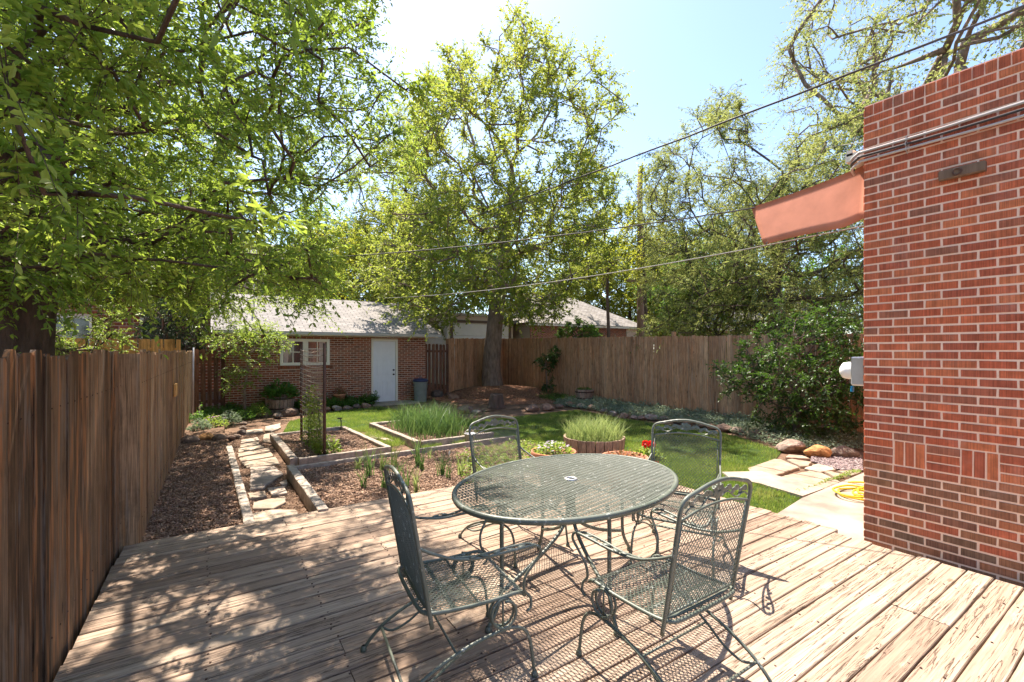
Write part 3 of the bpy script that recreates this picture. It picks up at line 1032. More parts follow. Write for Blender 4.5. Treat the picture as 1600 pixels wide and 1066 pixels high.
mb = MB(); mb.bbox(D0 - .2, D1 + .4, -.9, -.05, -.02, .03, .5); mb.build('door_step', MT['concrete'], gar)

# rubbish bin
gx, gy = 6.05, 14.75
bn = thing('rubbish_bin', 'grey green rubbish bin with a dark blue lid beside the white garage door', 'bin', (gx, gy, GZ))
mb = MB(); mb.lathe([(.20, 0), (.205, .02), (.235, .68), (.245, .70), (.22, .70), (.19, .03), (.0001, .03)], n=18); mb.build('bin_body', MT['bin'], bn, True)
mb = MB(); mb.lathe([(.25, .685), (.262, .70), (.262, .74), (.22, .78), (.06, .80), (.0001, .80)], n=18); mb.tube([(-.06, 0, .79), (-.05, 0, .83), (.05, 0, .83), (.06, 0, .79)], .012, 6)
mb.build('bin_lid', MT['bluelid'], bn, True)
for s in (-1, 1):
    mb = MB(); mb.tube([(s * .235, -.06, .58), (s * .275, -.05, .58), (s * .275, .05, .58), (s * .235, .06, .58)], .01, 6); mb.build('bin_handle', MT['bluelid'], bn, True)


# ------------------------------------------------------------------ neighbouring buildings
def simple_window(parent, x0, x1, z0, z1, y=-.03, mat='white', fr=.07):
    w = MB()
    w.bbox(x0, x1, y - .03, y + .05, z1 - fr, z1, .5); w.bbox(x0, x1, y - .05, y + .05, z0, z0 + fr, .5)
    w.bbox(x0, x0 + fr, y - .029, y + .05, z0 + fr, z1 - fr, .5); w.bbox(x1 - fr, x1, y - .029, y + .05, z0 + fr, z1 - fr, .5)
    c = (z0 + z1) / 2
    w.bbox(x0 + fr, x1 - fr, y - .015, y + .03, c - .025, c + .025, .5)
    f = w.build('window', MT[mat], parent)
    g = MB(); g.bbox(x0 + fr, x1 - fr, y + .005, y + .012, z0 + fr, z1 - fr, .5); g.build('pane', MT['glass'], f)
    return f


# hipped garage seen over the fence
ng = thing('neighbour_garage', 'low brick garage with hipped pinkish grey shingle roof beyond the fence', 'garage', (14.6, 20.2, GZ))
NL, NDp, NH = 8.4, 6.6, 3.25
mb = MB()
brick_wall(mb, None, (0, 0, 1.6), (1, 0, 0), (0, -1, 0), NL, NH - 1.6, holes=[(2.6, 3.6, 0, .9), (5.6, 6.6, 0, .9), (7.5, 8.4, 0, 2)], seed=31)
mb.build('brick_face', MT['brick_garage'], ng)
mb = MB(); mb.bbox(0.002, NL, .002, NDp, 0, NH, .5); mb.build('mortar_core', MT['mortar_g'], ng)
simple_window(ng, 2.6, 3.6, 1.9, 2.5); simple_window(ng, 5.6, 6.6, 1.9, 2.5)
mb = MB(); mb.bbox(7.5, 8.43, -.05, -.004, 0, NH - .05, .5); mb.build('corner_board', MT['cream'], ng)
e = .55
E0 = [(-e, -e, NH), (NL + e, -e, NH), (NL + e, NDp + e, NH), (-e, NDp + e, NH)]
hz = NH + 2.05
r0, r1 = (2.4, NDp / 2, hz), (NL - 2.4, NDp / 2, hz)
roof_quad('roof', [E0[0], E0[1], r1, r0], MT['shingle2'], ng, .05)
roof_quad('roof', [E0[1], E0[2], r1], MT['shingle2'], ng, .05)
roof_quad('roof', [E0[2], E0[3], r0, r1], MT['shingle2'], ng, .05)
roof_quad('roof', [E0[3], E0[0], r0], MT['shingle2'], ng, .05)
mb = MB(); mb.bbox(-e, NL + e, -e - .03, -e - .002, NH - .14, NH - .03, .5); mb.build('fascia', MT['white'], ng)
for i in range(12):
    mb = MB(); mb.bbox(-.3 + i * .78, -.24 + i * .78, -e, -.06, NH - .15, NH - .06, .5); mb.build('rafter_tail', MT['white'], ng)

ngc = thing('cream_garage', 'cream garage with a wide white door and brown trim behind the large tree', 'garage', (10.15, 21.2, GZ))
mb = MB(); mb.bbox(0, 4.0, 0, 5, 0, 3.55, .5); mb.build('wall', MT['cream'], ngc)
mb = MB(); mb.bbox(.15, .30, -.04, -.002, 0, 3.2, .5); mb.bbox(3.7, 3.85, -.04, -.002, 0, 3.2, .5); mb.bbox(.15, 3.85, -.045, -.002, 3.2, 3.34, .5); mb.build('trim', MT['browntrim'], ngc)
mb = MB()
for k in range(5): mb.bevbox((2, -.02, .32 + k * .63), (3.38, .03, .61), .008, r=.5)
mb.build('garage_door', MT['door'], ngc)
mb = MB(); mb.bbox(-.2, 4.2, -.25, 5.2, 3.55, 3.68, .5); mb.build('roof', MT['trimgrey'], ngc)

# two storey brick house, left behind orange fence
lh = thing('brick_neighbour_house', 'dark brick two storey house with white windows behind the orange fence', 'house', (-8.5, 23.0, GZ))
mb = MB(); brick_wall(mb, None, (0, 0, 0), (1, 0, 0), (0, -1, 0), 9.2, 5.6, bl=.42, ch=.135, joint=.018, holes=[(1, 2.1, 3.4, 4.8), (3.8, 4.9, 1.3, 3.0), (6.3, 7.4, 1.3, 3.0), (3.8, 4.9, 3.6, 5.0), (6.3, 7.4, 3.6, 5.0)], seed=41)
mb.build('brick_face', MT['brick_garage'], lh)
mb = MB(); mb.bbox(.002, 9.2, .002, 8, 0, 5.6, .5); mb.build('mortar_core', MT['mortar_g'], lh)
for a, b, c, d in ((1, 2.1, 3.4, 4.8), (3.8, 4.9, 1.3, 3.0), (6.3, 7.4, 1.3, 3.0), (3.8, 4.9, 3.6, 5.0), (6.3, 7.4, 3.6, 5.0)): simple_window(lh, a, b, c, d)
roof_quad('roof', [(-.5, -.5, 5.6), (9.7, -.5, 5.6), (9.7, 4, 7.8), (-.5, 4, 7.8)], MT['shingle'], lh, .06)
roof_quad('roof', [(9.7, 8.5, 5.6), (-.5, 8.5, 5.6), (-.5, 4.003, 7.8), (9.7, 4.003, 7.8)], MT['shingle'], lh, .06)
mb = MB(); mb.bbox(-.5, 9.7, -.56, -.502, 5.45, 5.58, .5); mb.build('fascia', MT['white'], lh)
mb = MB(); mb.tube([(9.0, -.08, 0), (9.0, -.08, 5.4)], .05, 6); mb.build('downpipe', MT['white'], lh)

# tall beige house above the garage
bh = thing('beige_house', 'tall beige stucco house with a white framed window rising above the garage roof', 'house', (1.4, 33.0, GZ))
mb = MB(); mb.bbox(0, 6.6, 0, 8, 0, 7.6, .5); mb.build('wall', MT['beige'], bh)
simple_window(bh, 4.1, 5.2, 5.0, 6.6, fr=.09); simple_window(bh, 1.3, 2.4, 5.0, 6.6, fr=.09)
roof_quad('roof', [(-.6, -.6, 7.6), (7.2, -.6, 7.6), (7.2, 4, 9.4), (-.6, 4, 9.4)], MT['shingle'], bh, .06)
roof_quad('roof', [(7.2, 8.6, 7.6), (-.6, 8.6, 7.6), (-.6, 4.003, 9.4), (7.2, 4.003, 9.4)], MT['shingle'], bh, .06)
mb = MB(); mb.bbox(-.6, 7.2, -.66, -.602, 7.42, 7.58, .5); mb.build('fascia', MT['browntrim'], bh)

# gabled house beyond the right part of the fence
rh = thing('gabled_house', 'house with a pale grey gable roof beyond the fence between the trees', 'house', (23.5, 15.5, GZ), math.radians(-38))
mb = MB(); mb.bbox(0, 6.5, 0, 6, 0, 3.1, .5); mb.build('wall', MT['beige'], rh)
simple_window(rh, 1.0, 2.2, 1.6, 2.7); simple_window(rh, 4.0, 5.2, 1.6, 2.7)
roof_quad('roof', [(-.5, -.5, 3.0), (7, -.5, 3.0), (7, 3, 4.9), (-.5, 3, 4.9)], MT['shingle2'], rh, .06)
roof_quad('roof', [(7, 6.5, 3.0), (-.5, 6.5, 3.0), (-.5, 3.003, 4.9), (7, 3.003, 4.9)], MT['shingle2'], rh, .06)
mb = MB(); mb.bbox(-.5, 7, -.56, -.502, 2.86, 2.98, .5); mb.build('fascia', MT['white'], rh)

# utility pole and cables
up = thing('utility_pole', 'brown wooden utility pole standing among the trees beyond the fence', 'utility pole', (19.6, 16.9, GZ))
mb = MB(); mb.tube([(0, 0, 0), (0.02, 0, 3), (0, 0, 6), (-.02, 0, 9), (0, 0, 11.6)], [.21, .19, .17, .15, .13], 12); mb.build('pole', MT['pole'], up, True)
mb = MB(); mb.box((0, -.1, 7.2), (.1, .12, .1)); mb.box((0, 0, 5.55), (1.5, .09, .11), rz=math.radians(-30)); mb.build('crossarm', MT['pole'], up)
mb = MB()
for q in (-.6, .6): mb.lathe([(.02, 0), (.05, .03), (.03, .07), (.045, .1), (.0001, .14)], (q * .87, -q * .5, 5.61), 8)
mb.build('insulator', MT['galv'], up, True)


def wire(label, p0, p1, sag, rad=.011, mat='cable', n=30, wob=.0, group=None):
    p0 = Vector(p0); p1 = Vector(p1)
    pts = []
    for i in range(n + 1):
        t = i / n
        p = p0.lerp(p1, t)
        p.z -= 4 * sag * t * (1 - t)
        if wob: p.z += wob * math.sin(i * 2.1); p.x += wob * math.cos(i * 1.7)
        pts.append(p)
    mb = MB(); mb.tube(pts, rad, 6)
    o = mb.build('overhead_cable', MT[mat], None, True)
    return tag(o, label, 'cable', group)


def at(px, py, d):
    l = (px - 800.0) / FPX * d
    return Vector((SN * d + CS * l, CS * d - SN * l, 1.6 - (py - 549.0) / FPX * d))


wire('thick dark twisted cable crossing the sky above the brick parapet', at(1780, -60, 4.4), at(480, 425, 34), .25, .017, wob=.008, n=60)
wire('middle cable running from behind the pink awning past the tree', (5.7, 1.72, 3.26), at(515, 402, 7.4), .10, .0075, wob=.002, n=40)
wire('lower pale cable running from beneath the pink awning to the tree', (5.4, 1.75, 2.84), at(600, 466, 9.5), .14, .006, 'cable_grey', n=40)
wire('thin high cable between the pole and the brick house', at(1400, 215, 9), at(1003, 262, 25), .1, .008, 'cable_grey')
wire('thin cable low across the yellow green tree left of the pole', at(1003, 400, 25.0), at(380, 400, 30), .5, .012, 'cable_grey')
mast = thing('roof_cable_mast', 'thin antenna mast standing on the garage roof with a guy wire', 'mast', (1.25, 16.9, 3.02))
mb = MB(); mb.tube([(0, 0, -.08), (0, 0, 1.6)], .02, 8); mb.build('mast_pipe', MT['conduit'], mast)
mb = MB(); mb.tube([(0, 0, 1.2), (.9, -1.75, -.62)], .008, 5); mb.build('guy_wire', MT['cable'], mast)


# ------------------------------------------------------------------ planting beds
def beam(label, p0, p1, w, h, ztop, seed=0, group=None):
    R = random.Random(seed)
    p0 = Vector((*p0, 0)); p1 = Vector((*p1, 0))
    L = (p1 - p0).length
    a = math.atan2(p1.y - p0.y, p1.x - p0.x)
    n = max(4, int(L / .12))
    vs = []
    for i in range(n + 1):
        s = L * i / n
        j = lambda: R.uniform(-.004, .004)
        c = .008
        vs += [(s, -w / 2 + j(), -h), (s, -w / 2 + j(), -c), (s, -w / 2 + c + j(), j() * .7), (s, w / 2 - c + j(), j() * .7), (s, w / 2 + j(), -c), (s, w / 2 + j(), -h)]
    fs = [(i * 6 + k, i * 6 + k + 1, (i + 1) * 6 + k + 1, (i + 1) * 6 + k) for i in range(n) for k in range(5)] + [(5, 4, 3, 2, 1, 0), tuple(n * 6 + k for k in range(6))]
    mb = MB(); mb.add(vs, fs)
    o = mb.build('landscape_timber', MT['timber'])
    o.location = (p0.x, p0.y, ztop); o.rotation_euler = (0, 0, a)
    return tag(o, label, 'timber edging', group)


BZ = -0.075
beam('long pale timber between the left mulch bed and the stone path', (.335, 4.86), (.31, 9.3), .09, .10, -.03, 1)
beam('weathered timber at the left end of the mulch bed next to the deck', (.97, 4.87), (.96, 7.02), .10, .16, .02, 2)
beam('thin timber along the far side of the mulch bed next to the deck', (1.02, 7.06), (4.9, 7.30), .06, .13, -.015, 3)
beam('left timber of the trellis bed', (1.08, 7.52), (1.06, 10.0), .11, .14, .0, 4)
beam('near timber of the trellis bed', (1.14, 7.50), (2.55, 7.58), .07, .14, -.005, 5)
beam('diagonal right timber of the trellis bed', (2.55, 7.58), (2.42, 10.25), .09, .12, -.01, 6)
beam('far timber of the trellis bed at the lawn edge', (1.1, 10.08), (2.4, 10.28), .06, .12, -.02, 7)
beam('left timber of the tall grass bed', (3.12, 7.75), (3.06, 10.3), .10, .14, .0, 8)
beam('near timber of the tall grass bed', (3.18, 7.72), (4.72, 7.80), .08, .14, -.005, 9)
beam('far timber of the tall grass bed', (3.12, 10.34), (4.75, 10.36), .08, .12, -.01, 10)

sheet('bed_soil', (-.5, .30, 4.86, 13.0), -.10, MT['soil'], kind='structure', res=.05, hf=lambda x, y: .035 * fbm(x, y, 3.0) + .02 * fbm(x, y, 9.0, 3) + .02)
sheet('bed_soil', (1.0, 4.9, 4.86, 7.05), -.10, MT['soil'], kind='structure', res=.06, hf=lambda x, y: .03 * fbm(x, y, 3.0, 5) + .03)
sheet('bed_soil', (1.1, 2.45, 7.55, 10.1), -.10, MT['soil'], kind='structure', res=.06, hf=lambda x, y: .03 * fbm(x, y, 3.0, 7) + .03)
sheet('bed_soil', (3.12, 4.75, 7.75, 10.35), -.10, MT['soil'], kind='structure', res=.06, hf=lambda x, y: .03 * fbm(x, y, 3.0, 8) + .03)


def mound(x, y):
    d = math.hypot((x - 9.9) / 2.6, (y - 15.9) / 2.6)
    return max(0, .30 * (1 - d * d)) if d < 1 else 0


sheet('tree_bed_soil', (6.6, 11.5, 11.4, 17.6), GZ - .024, MT['soil'], kind='structure', res=.15, hf=lambda x, y: mound(x, y) + .012 + .02 * fbm(x, y, 2, 3))


def chips(name, label, n, sampler, zf, mat, size=(.012, .035), seed=0):
    g = np.random.default_rng(seed)
    X, Y = sampler(g, n)
    n = len(X)
    Z = np.array([zf(a, b) for a, b in zip(X, Y)])
    L = g.uniform(size[0], size[1], n); W = L * g.uniform(.3, .6, n); H = L * .16
    yaw = g.uniform(0, 6.283, n); pit = g.normal(0, .35, n); rol = g.normal(0, .35, n)
    cy, sy = np.cos(yaw), np.sin(yaw)
    ux = np.stack([cy * np.cos(pit), sy * np.cos(pit), np.sin(pit)], 1)
    vx = np.stack([-sy * np.cos(rol), cy * np.cos(rol), np.sin(rol)], 1)
    wx = np.cross(ux, vx)
    C = np.stack([X, Y, Z + L * .12], 1)
    V = []
    for a, b, c in ((-1, -1, 0), (1, -.7, 0), (.8, 1, 0), (-.9, .8, 0), (0, 0, 1), (0, 0, -1)):
        V.append(C + ux * (a * L / 2)[:, None] + vx * (b * W / 2)[:, None] + wx * (c * H)[:, None])
    V = np.stack(V, 1).reshape(-1, 3)
    b = (np.arange(n) * 6)[:, None]
    F = np.concatenate([b + np.array([[i, (i + 1) % 4, 4]]) for i in range(4)] + [b + np.array([[(i + 1) % 4, i, 5]]) for i in range(4)])
    me = mesh_from(name, V, F, np.repeat(g.random(n), 6))
    me.materials.append(mat)
    return tag(link(name, me), label, kind='stuff', cat='mulch')


def boxs(x0, x1, y0, y1):
    return lambda g, n: (g.uniform(x0, x1, n), g.uniform(y0, y1, n))


chips('bark_mulch', 'dark brown bark mulch in the narrow bed along the left fence', 26000, boxs(-.48, .30, 4.88, 10.2), lambda x, y: -.08 + .035 * fbm(x, y, 3.0) + .02 * fbm(x, y, 9.0, 3), MT['mulch'], (.012, .042), 1)
chips('bark_mulch', 'light brown bark mulch in the bed next to the deck edge', 26000, boxs(1.02, 4.9, 4.86, 7.04), lambda x, y: -.07 + .03 * fbm(x, y, 3.0, 5), MT['mulch'], (.014, .045), 2)
chips('bark_mulch', 'brown bark mulch under the wire trellis', 9000, boxs(1.13, 2.45, 7.56, 10.05), lambda x, y: -.07 + .03 * fbm(x, y, 3.0, 7), MT['mulch'], (.014, .045), 3)
chips('bark_mulch', 'brown bark mulch around the tall grass clump', 8000, boxs(3.17, 4.72, 7.78, 10.3), lambda x, y: -.07 + .03 * fbm(x, y, 3.0, 8), MT['mulch'], (.014, .045), 4)


def tree_bed(g, n):
    X = g.uniform(6.7, 11.45, n); Y = g.uniform(11.8, 17.5, n)
    k = inpoly(X, Y, [(6.8, 14), (7.8, 12.4), (9.4, 11.9), (11.4, 12.6), (11.5, 17.6), (8.2, 16.1), (6.7, 15.9)])
    return X[k], Y[k]


chips('bark_mulch', 'reddish bark mulch around the foot of the large tree', 26000, tree_bed, lambda x, y: GZ + mound(x, y), MT['mulch_red'], (.02, .06), 5)
chips('bark_mulch', 'dry leaf litter between the flat stones of the path', 9000, boxs(.38, .93, 4.9, 11.5), lambda x, y: GZ - .022, MT['mulch'], (.01, .03), 6)


# flagstones
def flag(px_pts, label, z=GZ + .005, group='flagstones of the narrow path', th=.04, name='flagstone', cat='flagstone', r=None, seed=0):
    R = random.Random(seed)
    P = [Vector((*G(a, b, z), 0)) for a, b in px_pts]
    if sum(P[i].x * P[(i + 1) % len(P)].y - P[(i + 1) % len(P)].x * P[i].y for i in range(len(P))) < 0: P = P[::-1]
    Q = []
    for i in range(len(P)):
        a, b = P[i], P[(i + 1) % len(P)]
        m = max(2, int((b - a).length / .07))
        for k in range(m):
            q = a.lerp(b, k / m); q += Vector((R.uniform(-.01, .01), R.uniform(-.01, .01), 0)); Q.append(q)
    c = sum(Q, Vector()) / len(Q)
    Q = [q - c for q in Q]
    n = len(Q)
    vs = [(q.x, q.y, -th) for q in Q] + [(q.x, q.y, -.008) for q in Q] + [(q.x * .96, q.y * .96, R.uniform(-.001, .001)) for q in Q] + [(0, 0, .002)]
    fs = [tuple(range(n - 1, -1, -1))]
    for i in range(n):
        j = (i + 1) % n
        fs += [(i, j, n + j, n + i), (n + i, n + j, 2 * n + j, 2 * n + i), (2 * n + i, 2 * n + j, 3 * n)]
    mb = MB(); mb.add(vs, fs, R.random() if r is None else r)
    o = mb.build(name, MT['stone'])
    o.location = (c.x, c.y, z)
    return tag(o, label, cat, group)


def u8(*pts):
    return [(200 + x / 2.857, 640 + y / 2.857) for x, y in pts]


S8 = [((545, 255), (650, 250), (695, 285), (640, 320), (600, 350), (545, 355)), ((510, 235), (660, 210), (680, 240), (530, 258)), ((495, 215), (640, 190), (652, 207), (505, 232)),
      ((490, 195), (630, 170), (638, 186), (492, 212)), ((490, 175), (590, 157), (610, 168), (490, 190)), ((500, 156), (580, 140), (590, 153), (497, 170)), ((505, 135), (580, 122), (585, 135), (505, 150)),
      ((510, 95), (600, 85), (605, 97), (512, 108)), ((605, 110), (650, 100), (662, 125), (640, 145), (603, 142)), ((612, 75), (680, 60), (682, 80), (640, 97), (612, 92)),
      ((620, 350), (700, 340), (712, 372), (640, 382)), ((535, 372), (610, 362), (622, 385), (540, 398)), ((555, 412), (700, 385), (706, 410), (650, 440), (560, 442)), ((555, 462), (640, 445), (752, 447), (765, 475), (620, 505), (558, 512)),
      ((672, 325), (708, 312), (709, 332), (690, 337))]
_far = sorted(range(len(S8)), key=lambda q: -sum(p[1] for p in S8[q]) / len(S8[q]))
FORD = {q: ORD[k] + ' counted from the deck' for k, q in enumerate(_far)}
FL_LAB = {0: 'largest pale angular flagstone in the narrow path left of the raised beds', 2: None}
for i, s in enumerate(S8):
    flag(u8(*s), FL_LAB.get(i) or ('flat pale flagstone in the path left of the raised beds, ' + FORD[i]), group='flagstones of the narrow path', seed=100 + i, th=.03)


def c1(*pts):
    return [(1120 + x / 5.923, 620 + y / 5.923) for x, y in pts]


RF = [(((280, 660), (540, 572), (600, 577), (765, 648), (530, 730), (310, 690)), 'pale flagstone at the lawn edge beside the concrete walk'),
      (((570, 740), (860, 682), (980, 702), (1150, 790), (990, 848)), 'large tan flagstone between the concrete walk and the gravel'),
      (((640, 560), (665, 532), (800, 545), (865, 572)), 'small grey flagstone in front of the grey boulder'),
      (((650, 580), (690, 572), (870, 602), (850, 638), (780, 640)), 'narrow grey brown flagstone below the boulders'),
      (((810, 660), (930, 617), (1080, 655), (1095, 672), (960, 693)), 'grey flagstone at the gravel edge'),
      (((1120, 682), (1325, 677), (1325, 700), (1250, 728)), 'flagstone closest to the brick corner beside the gravel'),
      (((1000, 692), (1060, 687), (1170, 717), (1172, 730), (1100, 745)), 'short flagstone between the tan flagstone and the concrete pad')]
for i, (s, lab) in enumerate(RF): flag(c1(*s), lab, group='flagstones right of the lawn', seed=200 + i, z=GZ + .012)
for i, s in enumerate([((825, 215), (960, 250), (985, 240), (850, 200)), ((740, 195), (860, 190), (900, 215), (830, 225)), ((990, 330), (1060, 320), (1120, 350), (1010, 368))]):
    flag([(420 + x / 5, 640 + y / 5) for x, y in s], ['middle', 'farthest', 'nearest'][i] + ' flat stone in the grassy gap between the two raised beds', group='flagstones between the raised beds', seed=300 + i)


# ------------------------------------------------------------------ rocks
def rock_mesh(seed, flat=.6):
    bm_ = __import__('bmesh').new()
    __import__('bmesh').ops.create_icosphere(bm_, subdivisions=3, radius=.5)
    R = random.Random(seed)
    off = Vector((R.uniform(0, 50), R.uniform(0, 50), R.uniform(0, 50)))
    planes = [(Vector((R.uniform(-1, 1), R.uniform(-1, 1), R.uniform(-.4, 1))).normalized(), R.uniform(.28, .42)) for _ in range(9)]
    for v in bm_.verts:
        for nrm, d in planes:
            k = v.co.dot(nrm) - d
            if k > 0: v.co -= nrm * k * .9
        v.co += v.co.normalized() * (mnoise.fractal(v.co * 3 + off, 1, 2, 4) * .045)
        v.co.z *= flat
    me = bpy.data.meshes.new('rock')
    bm_.to_mesh(me); bm_.free()
    a = me.attributes.new('rnd', 'FLOAT', 'POINT')
    a.data.foreach_set('value', np.full(len(me.vertices), R.random(), dtype=np.float32))
    return me


ROCKS = [rock_mesh(i, R_.uniform(.5, .75)) for i in range(14)]
for m_ in ROCKS: m_.materials.append(MT['rock'])


def rock(loc, size, label, group=None, mesh=None, sx=1.0, mat=None, z=GZ, rz=None, hz=1.0):
    me = mesh or random.choice(ROCKS)
    if mat:
        me = me.copy(); me.materials.clear(); me.materials.append(mat)
    o = link('rock', me)
    o.scale = (size * sx * 1.2, size, size * hz)
    o.rotation_euler = (0, 0, random.uniform(0, 6.28) if rz is None else rz)
    o.location = (loc[0], loc[1], z + size * .18)
    return tag(o, label, 'rock', group)




def prow(pts, label0, group, k=1.0, lab2=None):
    for i_, (px, py, w) in enumerate(sorted(pts)):
        label = ORD[i_] + ' from the left: ' + label0
        x, y = G(px, py)
        d = SN * x + CS * y
        rock((x, y), w / FPX * d * k, label, group)


x, y = G(1245, 706); rock((x, y + .1), .42, 'large grey brown boulder at the corner of the lawn', mesh=ROCKS[2], rz=-.4, hz=1.1)
x, y = G(1283, 713); rock((x, y + .05), .35, 'orange boulder between the two greyer boulders', mat=MT['rock_orange'], mesh=ROCKS[4], rz=-.6)
x, y = G(1331, 714); rock((x, y + .1), .37, 'brown boulder closest to the brick corner', mesh=ROCKS[6], rz=-.6)
x, y = G(322, 690); rock((x, y + .1), .36, 'rounded orange rock at the front of the flower bed by the left fence', mat=MT['rock_orange'], mesh=ROCKS[8])
prow([(296, 693, 26), (343, 689, 22), (360, 686, 14), (369, 684, 12), (376, 678, 14), (380, 671, 12), (381, 664, 11)], 'rock edging the flower bed by the left fence', 'rocks around the left flower bed')
prow([(338, 650, 16), (352, 651, 14), (384, 652, 18), (400, 651, 13), (414, 650, 12), (434, 652, 16)], 'rock in front of the gapped fence and garage corner', 'rocks near the garage corner')
prow([(452, 648, 26), (478, 645, 16), (495, 643, 15), (511, 642, 14), (526, 641, 16), (543, 640, 15), (558, 638, 14), (572, 637, 16)], 'edging stone between lawn and garage planting', 'edging stones below the garage')
prow([(681, 620, 22), (700, 620, 14), (707, 624, 20), (714, 617, 12), (716, 611, 10), (728, 644, 22), (745, 646, 14)], 'stone bordering the tree bed by the gate', 'stones near the gate')
prow([(832, 642, 20), (854, 640, 22), (874, 637, 13), (890, 634, 16), (908, 637, 15), (925, 640, 14), (944, 644, 14), (958, 649, 15), (975, 653, 14), (990, 654, 12), (1003, 656, 14), (1017, 655, 20), (1039, 657, 16), (1056, 660, 14), (1075, 663, 16), (1095, 666, 15), (1112, 669, 16), (1132, 673, 22), (1152, 676, 20), (1168, 679, 14), (1181, 681, 18), (1196, 685, 18), (1209, 689, 16), (1222, 695, 24)], 'stone in the curved border right of the lawn', 'stones of the long lawn border')


def gravel_bed(g, n):
    P = [G(*p) for p in c1((870, 590), (900, 530), (1060, 560), (1160, 520), (1345, 560), (1350, 680), (1120, 670), (1000, 640))]
    xs = [p[0] for p in P]; ys = [p[1] for p in P]
    X = g.uniform(min(xs), max(xs), n); Y = g.uniform(min(ys), max(ys), n)
    k = inpoly(X, Y, P)
    return X[k], Y[k]


gr = chips('gravel', 'purple grey gravel between the flagstones and the boulders', 5200, gravel_bed, lambda x, y: GZ - .01, MT['gravel'], (.025, .06), 9)
gr['category'] = 'gravel'

# tree stump
st = MB()
prof = [(.30, 0), (.25, .08), (.22, .25), (.21, .40), (.19, .42), (.0001, .415)]
st.lathe(prof, n=18)
for i, v in enumerate(st.v):
    k = 1 + .18 * mnoise.noise(Vector((v[0] * 5, v[1] * 5, v[2] * 2)))
    st.v[i] = (v[0] * k, v[1] * k, v[2])
so = st.build('tree_stump', MT['bark_dark'], None, True)
so.location = (7.35, 11.9, GZ)
tag(so, 'dark old tree stump at the edge of the shaded lawn', 'stump')


# ------------------------------------------------------------------ containers
def half_barrel(label, loc, rtop, h, taper=.86, hoops=(.3, .78), nst=22):
    t = thing('half_barrel_planter', label, 'planter', loc)
    mb = MB()
    for k in range(nst):
        a0, a1 = 2 * math.pi * k / nst + .012, 2 * math.pi * (k + 1) / nst - .012
        rr = random.uniform(-.004, .004)
        vs = []
        for z, q in ((0, taper), (h * .5, (1 + taper) / 2 + .02), (h + random.uniform(-.003, .003), 1.0)):
            for a in (a0, a1):
                for d in (0, -.028):
                    vs.append(((rtop * q + rr + d) * math.cos(a), (rtop * q + rr + d) * math.sin(a), z))
        fs = []
        for i in (0, 4):
            fs += [(i, i + 2, i + 6, i + 4), (i + 1, i + 5, i + 7, i + 3), (i, i + 4, i + 5, i + 1), (i + 2, i + 3, i + 7, i + 6)]
        fs += [(8, 10, 11, 9), (0, 1, 3, 2)]
        mb.add(vs, fs)
    mb.build('stave', MT['barrel'], t)['kind'] = 'stuff'
    for hh in hoops:
        q = taper + (1 - taper) * hh + .015
        b = MB(); b.lathe([(rtop * q - .002, h * hh - .018), (rtop * q + .007, h * hh - .018), (rtop * q + .009, h * hh + .018), (rtop * q - .002, h * hh + .018)], n=36)
        b.build('hoop', MT['hoop'], t, True)
    b = MB(); b.lathe([(.0001, h * .88), (rtop * .93, h * .86), (rtop * .9, h * .8)], n=24); b.build('soil', MT['soil'], t)
    return t


def terracotta(label, loc, r, h, name='flower_pot'):
    t = thing(name, label, 'flower pot', loc)
    b = MB()
    b.lathe([(.0001, .0), (r * .6, 0), (r * .88, h * .80), (r * .97, h * .82), (r, h * .86), (r, h * .98), (r * .975, h), (r * .93, h * .98), (r * .84, h * .8), (.0001, h * .78)], n=36)
    b.build('pot', MT['terracotta'], t, True)
    b = MB(); b.lathe([(.0001, h * .88), (r * .5, h * .875), (r * .89, h * .85)], n=20); b.build('soil', MT['soil'], t)
    return t


def atz(px, py, d, z=0):
    p = at(px, py, d)
    return (p.x, p.y, z)


half_barrel('half barrel planter full of tall pale grass behind the green table', atz(928, 680, 6.25), .415, .44, hoops=(.25, .52))
terracotta('wide terracotta pot of white and lilac flowers left of the grass barrel', atz(865, 703, 5.55), .275, .40)
terracotta('wide terracotta pot of reddish trailing plants right of the grass barrel', atz(976, 707, 5.35), .27, .38)
terracotta('small terracotta pot holding a red geranium', atz(1012, 706, 5.55), .13, .30)
half_barrel('half barrel planter standing against the long back fence', (10.75, 11.7, GZ), .32, .42, hoops=(.3, .8))
half_barrel('half barrel planter of broad leaves in front of the garage wall', (1.72, 14.55, GZ), .38, .36, hoops=(.3,))
terracotta('terracotta pot among ground cover below the garage wall', (3.42, 14.85, GZ + .1), .19, .30)
pb = thing('small_white_bucket', 'small pale metal bucket at the corner of the tall grass bed', 'bucket', (4.02, 7.45, GZ))
b = MB(); b.lathe([(.0001, .0), (.085, 0), (.10, .2), (.105, .2), (.105, .212), (.095, .212), (.08, .02), (.0001, .02)], n=20); b.build('bucket_body', MT['galv'], pb, True)
b = MB(); b.tube([(-.1, 0, .2)] + [(-.1 * math.cos(a), .02, .2 + .08 * math.sin(a)) for a in np.linspace(.3, 2.8, 8)] + [(.1, 0, .2)], .003, 5); b.build('bail', MT['galv'], pb, True)
